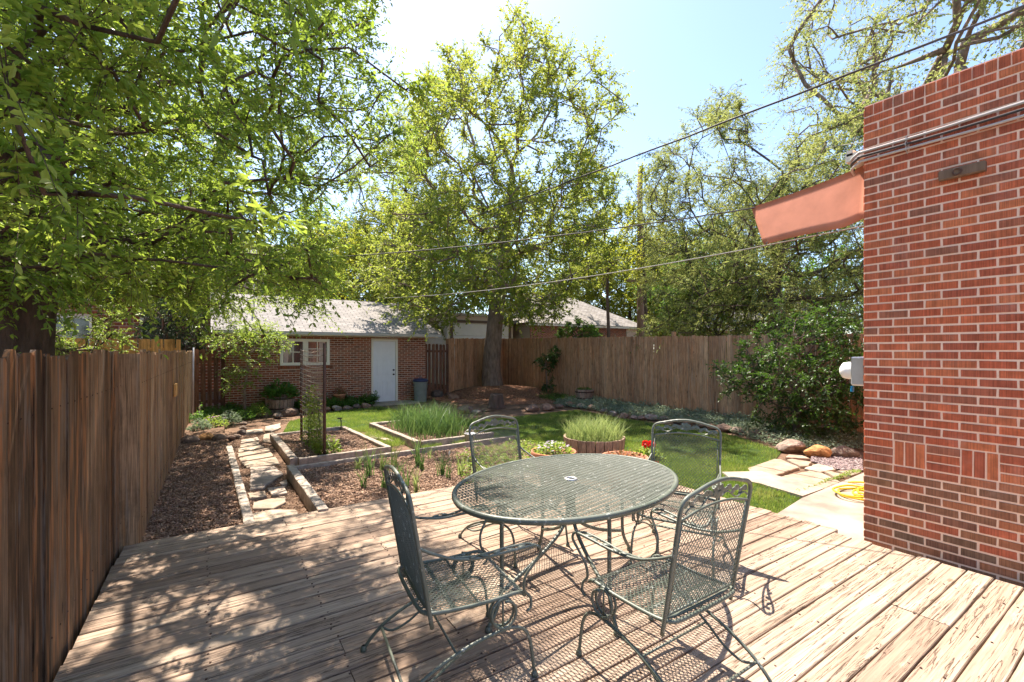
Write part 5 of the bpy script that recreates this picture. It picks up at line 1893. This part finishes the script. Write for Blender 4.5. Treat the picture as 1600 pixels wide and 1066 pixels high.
def condT2(X, Y, Z):
    e = ((X - 9.7) / 6.4) ** 2 + ((Y - 16.3) / 6.2) ** 2 + ((Z - 7.2) / 8.6) ** 2 < 1
    nz = np.array([mnoise.noise(Vector((x * .42, y * .42, z * .42))) for x, y, z in zip(X, Y, Z)])
    u = g.random(len(X))
    return e & (nz > -.14) & (u < np.clip(1.25 - (Z - 5) * .085, .28, 1))


A2 = spaced(sample_volume(g, 1150, (3.3, 16.1, 10, 22.5, 2.6, 15.9), condT2, P2), .54)
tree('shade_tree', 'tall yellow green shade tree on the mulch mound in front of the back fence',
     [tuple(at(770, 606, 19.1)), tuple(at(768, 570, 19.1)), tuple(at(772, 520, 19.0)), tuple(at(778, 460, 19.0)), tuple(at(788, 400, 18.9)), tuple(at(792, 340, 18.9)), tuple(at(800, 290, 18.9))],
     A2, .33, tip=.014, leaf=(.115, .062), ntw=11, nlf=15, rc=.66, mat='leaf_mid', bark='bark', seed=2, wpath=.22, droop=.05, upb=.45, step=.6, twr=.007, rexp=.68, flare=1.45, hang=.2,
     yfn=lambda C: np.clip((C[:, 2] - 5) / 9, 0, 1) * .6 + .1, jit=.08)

# --- willow-like tree on the right beyond the fence
P3 = [(1010, 520), (1015, 430), (1005, 330), (1020, 240), (1060, 230), (1075, 190), (1130, 150), (1160, 170), (1185, 260), (1205, 300), (1225, 240), (1300, 190), (1360, 170), (1500, 170), (1500, 520)]


def ell(cx, cy, cz, rx, ry, rz, th=-.15, s=.5, gg=None):
    def f(X, Y, Z):
        e = ((X - cx) / rx) ** 2 + ((Y - cy) / ry) ** 2 + ((Z - cz) / rz) ** 2 < 1
        nz = np.array([mnoise.noise(Vector((x * s, y * s, z * s + cx))) for x, y, z in zip(X, Y, Z)])
        return e & (nz > th)
    return f


A3 = spaced(sample_volume(g, 1100, (10.5, 20, 2.5, 13.5, 1.9, 10.2), ell(15.0, 7.6, 5.2, 4.6, 5.2, 5.2, -.1), P3), .42)
tree('willow_tree', 'pale feathery tree beyond the fence between the utility pole and the brick house',
     [(15.0, 7.4, GZ), (14.95, 7.4, 1.5), (14.8, 7.5, 2.8), (14.9, 7.4, 4.0), (15.1, 7.2, 5.2)], A3, .26, tip=.010, leaf=(.085, .026), ntw=13, nlf=20, rc=.62, mat='leaf_pale', bark='bark_far', seed=3,
     wpath=.3, droop=.25, upb=.5, step=.45, twr=.005, hang=.45, jit=.06)

# --- tall tree top right behind the house
P4 = [(1215, 170), (1225, 60), (1280, -20), (1300, -400), (2400, -400), (2400, 210), (1500, 150), (1360, 210), (1300, 230), (1240, 260)]
A4 = spaced(sample_volume(g, 800, (11, 28, -6, 15, 6, 21), ell(20.0, 3.6, 12.5, 8.6, 8.6, 7.5, -.06, .3), P4), .66)
tree('spreading_tree', 'tall spreading tree with arching bare limbs rising behind the brick house',
     [(20.5, 3.5, GZ), (20.4, 3.5, 3), (20.3, 3.6, 6), (20.0, 3.8, 8.5), (19.6, 4.2, 10.5)], A4, .42, tip=.016, leaf=(.10, .055), ntw=9, nlf=12, rc=.8, mat='leaf_pale', bark='bark', seed=4,
     wpath=.2, droop=.25, upb=.1, step=.6, twr=.006, hang=.4, jit=.08)


def backtree(label, px, d, pyb, r, zc, rz, mat, n=160, leaf=(.14, .08), seed=0, name='background_tree', dmin=.6, bark='bark_far', ntw=12, nlf=14, rc=.9, ry=None, cat='tree', trunk_r=.2, poly=None, upb=.3, th=-.2):
    p = at(px, 549, d)
    gg = np.random.default_rng(seed)
    A = spaced(sample_volume(gg, int(n * 1.7), (p.x - r, p.x + r, p.y - r, p.y + r, zc - rz, zc + rz), ell(p.x, p.y, zc, r, ry or r, rz, th), poly), dmin)
    zt = zc - rz * .2
    tr_ = [(p.x, p.y, GZ), (p.x + .05, p.y, zt * .4), (p.x, p.y + .05, zt * .75), (p.x - .05, p.y, zt)]
    return tree(name, label, tr_, A, trunk_r, tip=.012, leaf=leaf, ntw=ntw, nlf=nlf, rc=rc, mat=mat, bark=bark, seed=seed, wpath=.3, droop=.1, upb=upb, step=.6, twr=.006, cat=cat)


BP = [(-3000, -3000), (5000, -3000), (5000, 520), (1040, 520), (1030, 480), (985, 445), (850, 440), (810, 480), (800, 520), (-3000, 520)]
backtree('bright yellow green tree behind the right end of the garage roof', 585, 25.5, 470, 4.2, 5.6, 3.6, 'leaf_yellow', 210, seed=11)
backtree('deep green tree behind the garage roof left of the yellow green one', 520, 30, 470, 3.4, 6.6, 4.4, 'leaf_green', 190, (.15, .08), seed=12)
backtree('yellow green tree around the utility pole beyond the back fence', 985, 39, 520, 5.2, 6.6, 5.4, 'leaf_yellow', 210, (.18, .10), seed=13)
backtree('mid green tree to the right of the utility pole', 1045, 42, 520, 4.2, 5.0, 4.8, 'leaf_green', 170, (.19, .11), seed=14)
backtree('slender tree with upright tips just left of the utility pole', 950, 27, 520, 2.6, 7.2, 4.6, 'leaf_mid', 90, (.14, .08), seed=15, upb=1.0, poly=BP, trunk_r=.09)
backtree('small yellow leaved tree growing in front of the utility pole', 1008, 21.5, 520, 1.1, 7.6, 3.0, 'leaf_yellow', 34, (.11, .06), seed=16, rc=.5, trunk_r=.08, dmin=.5)
backtree('loose green tree between the central tree and the pole over the hipped roof', 890, 40, 520, 4.6, 7.0, 5.0, 'leaf_mid', 190, (.18, .10), seed=17)
backtree('airy pale green tree between the overhanging left tree and the big central tree', 628, 25, 520, 3.0, 9.6, 4.8, 'leaf_pale', 130, (.12, .055), seed=27, upb=.6)
backtree('dense tree far behind the cream garage', 700, 33, 480, 5.5, 7.0, 5.5, 'leaf_green', 210, (.17, .1), seed=18)
backtree('leafy tree in the neighbouring yard above the orange fence', 235, 19, 540, 2.4, 4.6, 2.9, 'leaf_green', 120, (.11, .06), seed=19)
backtree('dark evergreen between the orange fence and the garage', 268, 15.6, 540, 1.0, 2.1, 1.8, 'leaf_ever', 110, (.07, .025), seed=20, name='evergreen_tree', dmin=.25, rc=.35, trunk_r=.08, ntw=12)
backtree('bushy tree beyond the gapped fence left of the garage', 320, 19.5, 540, 2.6, 4.6, 3.1, 'leaf_lime', 120, (.10, .055), seed=21)
backtree('broad green tree far beyond the willow', 1170, 30, 520, 6.5, 5.5, 5.0, 'leaf_green', 220, (.17, .1), seed=22)
backtree('light green tree behind the gabled house', 1085, 40, 520, 5.0, 7.0, 5.5, 'leaf_yellow', 170, (.2, .11), seed=23)
backtree('tall green tree behind the brick neighbour house', 120, 36, 540, 6.5, 8.0, 6.0, 'leaf_green', 200, (.2, .11), seed=24)
backtree('pale shrubby tree touching the far end of the back fence', 1120, 15.2, 520, 1.5, 2.9, 1.4, 'leaf_lime', 90, (.075, .03), seed=25, dmin=.3, rc=.4, trunk_r=.07)
backtree('light foliage tree behind the left fence next to the thick trunk', 95, 9.5, 540, 1.3, 2.1, .95, 'leaf_lime', 60, (.06, .03), seed=26, dmin=.28, rc=.3, trunk_r=.05)

# young tree in front of the garage corner
gg = np.random.default_rng(31)
A5 = spaced(np.concatenate([sample_volume(gg, 60, (.1, 2.0, 13.2, 15.2, 1.1, 2.4), ell(1.0, 14.2, 1.85, .95, .9, .55, -.3)), sample_volume(gg, 22, (.1, 1.3, 13.4, 14.9, .4, 1.3), ell(.65, 14.2, .95, .5, .5, .3, -.4))]), .2)
tree('young_tree', 'slim young tree with lime green leaves at the left corner of the garage', [(.85, 14.3, GZ), (.83, 14.3, .5), (.9, 14.3, 1.0), (.95, 14.2, 1.5)], A5, .03, tip=.004, leaf=(.07, .035), ntw=7, nlf=9, rc=.25,
     mat='leaf_lime', bark='bark', seed=31, twr=.003, step=.2, jit=.02)
A6 = spaced(np.concatenate([sample_volume(gg, 60, (10.6, 11.4, 13.4, 14.9, .9, 2.3), ell(11.0, 14.2, 1.6, .42, .62, .72, -.3)), sample_volume(gg, 12, (10.7, 11.3, 13.8, 14.5, .0, .6), ell(11.0, 14.1, .3, .25, .3, .3, -.4))]), .17)
tree('young_tree', 'slender leafy sapling standing against the back fence right of the big tree', [(11.0, 14.15, GZ), (11.0, 14.1, .4), (10.98, 14.15, .9), (11.0, 14.2, 1.4)], A6, .025, tip=.004, leaf=(.08, .045), ntw=7, nlf=9, rc=.2,
     mat='leaf_dark', bark='bark', seed=32, twr=.003, step=.2, jit=.02)
backtree('green bush rising over the back fence in front of the hipped garage', 905, 21.8, 528, .95, 2.15, .85, 'leaf_green', 60, (.10, .05), seed=33, name='bush', dmin=.28, rc=.3, trunk_r=.04, cat='bush')
# big glossy shrub
gg = np.random.default_rng(41)
A7 = spaced(np.concatenate([sample_volume(gg, 420, (8.2, 11.0, 3.0, 6.2, .0, 3.2), ell(9.9, 4.4, 1.12, 1.15, 1.2, 1.42, -.45, .9)), sample_volume(gg, 60, (8.0, 10, 5, 7, .5, 1.6), ell(9.55, 5.45, 1.05, .5, .55, .4, -.4))]), .23)
tree('large_shrub', 'large dense glossy dark green shrub between the fence and the brick house', [(9.9, 4.5, GZ), (9.88, 4.5, .3), (9.86, 4.5, .7), (9.9, 4.5, 1.1)], A7, .07, tip=.005, leaf=(.072, .036), ntw=8, nlf=11, rc=.27,
     mat='leaf_dark', bark='bark_far', seed=42, cat='shrub', twr=.003, step=.25, jit=.03, hang=.1)


# --- blades
def blades(name, base, H, lean, W, mat, parent=None, g=None, segs=3, rnd=None, curl=.5):
    n = len(base)
    a = g.uniform(0, 6.283, n)
    dx, dy = np.cos(a), np.sin(a)
    L = lean * g.uniform(.2, 1, n)
    f = g.uniform(0, 6.283, n)
    sx, sy = np.cos(f), np.sin(f)
    V = []
    for i in range(segs + 1):
        t = i / segs
        w = W * (1 - t) ** .7 if i < segs else 0 * W
        z = H * t * (1 - .25 * curl * t * L / np.maximum(lean, 1e-6))
        x = base[:, 0] + dx * L * H * t ** 2; y_ = base[:, 1] + dy * L * H * t ** 2
        for s in ((-1, 1) if i < segs else (0,)):
            V.append(np.stack([x + sx * w * s / 2, y_ + sy * w * s / 2, base[:, 2] + z], 1))
    k = len(V)
    V = np.stack(V, 1).reshape(-1, 3)
    b0 = (np.arange(n) * k)[:, None]
    F = []
    for i in range(segs - 1):
        q = 2 * i
        F.append(b0 + np.array([[q, q + 1, q + 3]])); F.append(b0 + np.array([[q, q + 3, q + 2]]))
    q = 2 * (segs - 1)
    F.append(b0 + np.array([[q, q + 1, q + 2]]))
    if rnd is None: rnd = g.random(n)
    me = mesh_from(name, V, np.concatenate(F), np.repeat(rnd, k))
    me.materials.append(MT[mat])
    return link(name, me, parent)


g = np.random.default_rng(77)
# lawn grass, denser near the deck
XS = []
for (n, box) in ((52000, (4.6, 6.8, 2.3, 7.5)), (90000, (4.6, 9.6, 2.3, 10.8)), (60000, (1.1, 5.2, 9.9, 14.8)), (30000, (5.0, 9.6, 9.0, 13.0))):
    X = g.uniform(box[0], box[1], n); Y = g.uniform(box[2], box[3], n)
    k = inpoly(X, Y, LAWN) & ~inpoly(X, Y, walk)
    XS.append(np.stack([X[k], Y[k]], 1))
XS = np.concatenate(XS)
bare = np.array([mnoise.noise(Vector((x * 3.1, y * 3.1, 5))) + .6 * mnoise.noise(Vector((x * 9, y * 9, 5))) for x, y in XS])
XS = XS[bare > -.42]
base = np.column_stack([XS, np.full(len(XS), GZ - .02)])
nzv = np.array([mnoise.noise(Vector((x * 1.7, y * 1.7, 0))) for x, y in XS])
rn = np.clip(.42 + nzv * .7 + g.normal(0, .24, len(XS)), 0, 1)
o = blades('lawn_grass', base, g.uniform(.028, .06, len(base)) * (1 + .3 * nzv), .8, .0055, 'grass', g=g, segs=2, rnd=rn)
tag(o, 'short green lawn grass in the garden', 'grass', kind='stuff')
# weeds in the stone gaps
X = np.concatenate([g.uniform(2.55, 3.05, 5000), g.uniform(3.1, 4.9, 5000), g.uniform(4.85, 5.0, 1200)])
Y = np.concatenate([g.uniform(7.7, 10.2, 5000), g.uniform(7.38, 7.66, 5000), g.uniform(4.9, 7.0, 1200)])
nv = np.array([mnoise.noise(Vector((x * 2.2, y * 2.2, 3))) for x, y in zip(X, Y)])
k = nv > -.05
o = blades('grass_tufts', np.column_stack([X[k], Y[k], np.full(k.sum(), GZ - .02)]), g.uniform(.04, .13, k.sum()), .9, .007, 'grass', g=g)
tag(o, 'uncut grass growing in the gap between the raised beds', 'grass', kind='stuff')

# tall onion-like grass clump bed
n = 1900
X = g.normal(3.92, .33, n); Y = g.normal(9.1, .55, n)
k = (X > 3.2) & (X < 4.7) & (Y > 7.9) & (Y < 10.2)
H = g.uniform(.2, .68, n)
o = blades('tall_grass_clump', np.column_stack([X, Y, np.full(n, BZ)])[k], H[k], 1.0, .014, 'blade', g=g, segs=4)
tag(o, 'tall dark green chive like clump filling the far raised bed', 'plants', kind='stuff')
# barrel grass
c = atz(928, 680, 6.25)
n = 1500
r_ = .37 * np.sqrt(g.random(n)); a = g.uniform(0, 6.283, n)
t = thing('barrel_grass', 'dense pale green grass growing in the half barrel behind the table', 'plant', (c[0], c[1], .37))
blades('grass_blade', np.column_stack([r_ * np.cos(a), r_ * np.sin(a), np.zeros(n)]), g.uniform(.14, .46, n) * (1 - .25 * (r_ / .37) ** 2), .75, .010, 'blade_pale', t, g, 4)['kind'] = 'stuff'

# onion plants scattered in the deck-side bed
ON = [(577, 745, .38), (570, 762, .3), (653, 728, .42), (660, 735, .3), (617, 728, .34), (560, 735, .22), (597, 735, .28), (604, 745, .26), (690, 745, .36), (636, 760, .32), (600, 765, .24), (672, 718, .2), (650, 770, .26), (700, 750, .22), (720, 742, .24), (620, 752, .3)]
for i, (px, py, h) in enumerate(sorted(ON)):
    x, y = G(px, py, BZ)
    n = g.integers(12, 22)
    t = thing('onion_plant', ORD[i] + ' from the left: thin onion clump in the deck side mulch bed', 'plant', (x, y, BZ), 0, 'onion clumps in the deck side bed')
    blades('leaf_blade', np.column_stack([g.normal(0, .02, n), g.normal(0, .02, n), np.zeros(n)]), h * 1.35 * g.uniform(.4, 1.1, n), .6, .016, 'blade' if i % 3 else 'blade_pale', t, g, 4)


def leafy(label, loc, R, H, n, leaf, mat, seed=0, name='leafy_plant', cat='plant', group=None, flowers=None, fmat=None, fs=.02, fn=0, up=.4, rz=0, parent=None):
    gg = np.random.default_rng(seed)
    t = thing(name, label, cat, loc, rz, group)
    r = R * gg.random(n) ** .6; a = gg.uniform(0, 6.283, n)
    zz = H * (1 - (r / R) ** 2 * .75) * gg.uniform(.25, 1.05, n)
    B = np.column_stack([r * np.cos(a), r * np.sin(a), zz])
    D = np.column_stack([np.cos(a), np.sin(a), np.full(n, up)]) + gg.normal(0, .5, (n, 3))
    UPV = gg.normal(0, .35, (n, 3)) + np.array([0, 0, 1])
    leaves_mesh('foliage', B, D, UPV, leaf[0] * gg.uniform(.6, 1.3, n), leaf[1] * gg.uniform(.7, 1.2, n), MT[mat], t, True, gg)
    mb = MB()
    for i in range(min(n // 6, 26)):
        p = B[gg.integers(0, n)]
        mb.tube([(p[0] * .25, p[1] * .25, -.02), (p[0] * .6, p[1] * .6, p[2] * .55), tuple(p)], .0025, 4, r=.5)
    mb.build('stem', MT['leaf_green'], t)
    if fn:
        a = gg.uniform(0, 6.283, fn); r = R * .85 * np.sqrt(gg.random(fn))
        P0 = np.column_stack([r * np.cos(a), r * np.sin(a), H * (1 - (r / R) ** 2 * .5) * gg.uniform(.85, 1.15, fn)])
        k = 6
        B = np.repeat(P0, k, 0)
        aa = np.tile(np.arange(k) * 6.283 / k, fn)
        D = np.column_stack([np.cos(aa), np.sin(aa), np.full(fn * k, .35)]) + gg.normal(0, .15, (fn * k, 3))
        leaves_mesh('flower', B, D, np.tile([0, 0, 1.0], (fn * k, 1)) + gg.normal(0, .2, (fn * k, 3)), np.full(fn * k, fs), np.full(fn * k, fs * .7), MT[fmat], t, True, gg, np.repeat(gg.random(fn), k))
    return t


leafy('white and lilac flowers with lime leaves in the left terracotta pot', atz(865, 703, 5.55, .34), .23, .15, 330, (.05, .028), 'leaf_lime', 1, 'potted_flowers', fn=34, fmat='petal_white', fs=.02)
leafy('reddish trailing plants in the right terracotta pot', atz(976, 707, 5.35, .32), .24, .10, 300, (.045, .025), 'leaf_red', 2, 'potted_flowers')
leafy('bright red geranium in a small terracotta pot near the far right chair', atz(1012, 706, 5.55, .27), .17, .17, 230, (.055, .045), 'leaf_lime', 3, 'geranium', fn=0)
# geranium bloom head
c = atz(1004, 700, 5.5, .27)
gt = bpy.data.objects['geranium']
n = 90
aa = g.uniform(0, 6.283, n); cz = g.uniform(-.3, 1, n); rr = np.sqrt(np.maximum(0, 1 - cz ** 2))
N_ = np.column_stack([rr * np.cos(aa), rr * np.sin(aa), cz])
Bp = N_ * .04 + np.array([-.05, -.02, .21])
Bp[n // 2:] += np.array([.075, -.01, -.012])
leaves_mesh('flower_head', Bp, np.cross(N_, g.normal(0, 1, (n, 3))) + N_ * .3, N_, np.full(n, .034), np.full(n, .03), MT['petal_red'], gt, True, g)
leafy('low tuft of green leaves in the half barrel by the back fence', (10.75, 11.7, GZ + .37), .27, .12, 260, (.05, .02), 'leaf_green', 4)
leafy('broad dark green leaves in the half barrel by the garage wall', (1.72, 14.55, GZ + .32), .42, .50, 170, (.20, .10), 'leaf_green', 5, up=.9)
leafy('ferny red tinged plant in the terracotta pot below the garage wall', (3.42, 14.85, GZ + .36), .18, .22, 200, (.07, .02), 'leaf_red', 6, up=1.0)


def cover(label, poly, n, h, leaf, mat, seed, name='ground_cover', z=GZ, fine=True, fn=0, fmat=None, up=.5):
    gg = np.random.default_rng(seed)
    xs = [p[0] for p in poly]; ys = [p[1] for p in poly]
    X = gg.uniform(min(xs), max(xs), n); Y = gg.uniform(min(ys), max(ys), n)
    k = inpoly(X, Y, poly)
    X, Y = X[k], Y[k]
    hv = np.array([.5 + .75 * mnoise.noise(Vector((x * 2.6, y * 2.6, seed))) + .5 * mnoise.noise(Vector((x * 7, y * 7, seed))) for x, y in zip(X, Y)])
    ok = hv > .12
    X, Y, hv = X[ok], Y[ok], hv[ok]
    Z = z + h * np.clip(hv, .1, 1.2) * gg.uniform(.15, 1, len(X))
    m = len(X)
    D = gg.normal(0, 1, (m, 3)); D[:, 2] = np.abs(D[:, 2]) * up
    o = leaves_mesh(name, np.column_stack([X, Y, Z]), D, gg.normal(0, .4, (m, 3)) + np.array([0, 0, 1]), leaf[0] * gg.uniform(.6, 1.3, m), leaf[1] * gg.uniform(.7, 1.2, m), MT[mat], None, fine, gg)
    return tag(o, label, 'ground cover', kind='stuff')


cover('silvery ground cover strip along the foot of the long back fence', [(9.3, 11.6), (10.4, 12.3), (11.4, 12.2), (11.35, 8.5), (11.15, 5.8), (9.4, 5.7), (9.2, 8), (9.25, 10.3)], 16000, .20, (.065, .028), 'leaf_silver', 1)
cover('green ground cover under the sapling by the back fence', [(9.8, 12.0), (11.4, 12.2), (11.4, 14.5), (10.2, 14.2)], 3200, .2, (.05, .03), 'leaf_green', 2)
cover('dark green ground cover behind the boulders under the large shrub', [(8.4, 4.1), (8.7, 3.4), (10.9, 3.0), (10.9, 6.0), (9.4, 5.9)], 9000, .22, (.05, .025), 'leaf_silver', 3)
cover('dark green ground cover along the foot of the garage wall', [(2.3, 14.0), (4.55, 14.5), (4.5, 15.2), (2.2, 15.2)], 6500, .42, (.09, .05), 'leaf_green', 4)
cover('low green plants left of the barrel at the garage corner', [(-.2, 13.4), (1.4, 13.9), (1.4, 15.2), (-.2, 15.2)], 3600, .30, (.07, .035), 'leaf_green', 5)
cover('seedlings and weeds in the far corner of the deck side bed', [(2.6, 4.95), (4.7, 4.95), (4.85, 6.9), (3.3, 6.6)], 3600, .20, (.05, .024), 'leaf_lime', 6, z=BZ)
cover('small weeds at the lawn edge beside the flagstones', [G(1240, 772), G(1345, 738), G(1345, 733), G(1310, 745)], 700, .05, (.03, .015), 'leaf_lime', 7)
# flower bed by the left fence
fb = [((312, 674), .20, .26, 'leaf_silver', 'leaf_lime', 'pale rosette plant at the front left of the flower bed by the fence', 0), ((333, 668), .30, .26, 'leaf_lime', None, 'lime green plant with purple flowers in the bed by the left fence', 14),
      ((358, 664), .24, .34, 'leaf_silver', None, 'silvery upright plant in the bed by the left fence', 0), ((403, 651), .30, .34, 'leaf_lime', None, 'bushy light green plant at the bend of the stone path', 0), ((382, 655), .24, .22, 'leaf_green', None, 'low green plant between the path and the silvery plant', 0),
      ((437, 643), .20, .22, 'leaf_green', None, 'small green plant at the lawn corner by the garage barrel', 0), ((300, 660), .25, .2, 'leaf_green', None, 'low leafy plant against the left fence in the flower bed', 0), ((360, 645), .22, .3, 'leaf_green', None, 'green plant below the lime green young tree', 0)]
for i, (p, R, H, m1, m2, lab, fn) in enumerate(fb):
    x, y = G(*p)
    leafy(lab, (x, y, GZ), R, H, 420, (.06, .026), m1, 60 + i, 'bedding_plant', fn=fn, fmat='petal_purple', fs=.025)
# peas climbing the trellis
x, y = G(513, 712, BZ)
leafy('leafy green plant at the foot of the right trellis post', (x, y, BZ), .17, .34, 300, (.06, .035), 'leaf_lime', 80)
gg = np.random.default_rng(81)
n = 900
u = gg.beta(3, 2.2, n); z = gg.random(n) ** 1.4 * (.15 + .95 * np.sin(np.clip(u, 0, 1) * math.pi)) 
X = x0 * 0
px0, py0 = G(471, 684, BZ); px1, py1 = G(507, 716, BZ)
Bp = np.column_stack([px0 + (px1 - px0) * u, py0 + (py1 - py0) * u, BZ + z]) + gg.normal(0, .035, (n, 3))
t = thing('climbing_vine', 'light green pea vine climbing the lower half of the wire trellis', 'vine', (px0, py0, BZ))
off = np.array([px0, py0, BZ])
leaves_mesh('foliage', Bp - off, gg.normal(0, 1, (n, 3)), gg.normal(0, .5, (n, 3)) + np.array([0, 0, 1]), .055 * gg.uniform(.6, 1.2, n), .032 * gg.uniform(.6, 1.2, n), MT['leaf_lime'], t, True, gg)
mb = MB()
for i in range(14):
    uu = gg.uniform(.3, .95); zz = gg.uniform(.4, .95)
    bx, by = (px1 - px0) * uu, (py1 - py0) * uu
    mb.tube([(bx, by, 0), (bx + gg.normal(0, .03), by + gg.normal(0, .03), zz * .5), (bx + gg.normal(0, .04), by + gg.normal(0, .04), zz)], .003, 4, r=.5)
mb.build('stem', MT['leaf_green'], t)
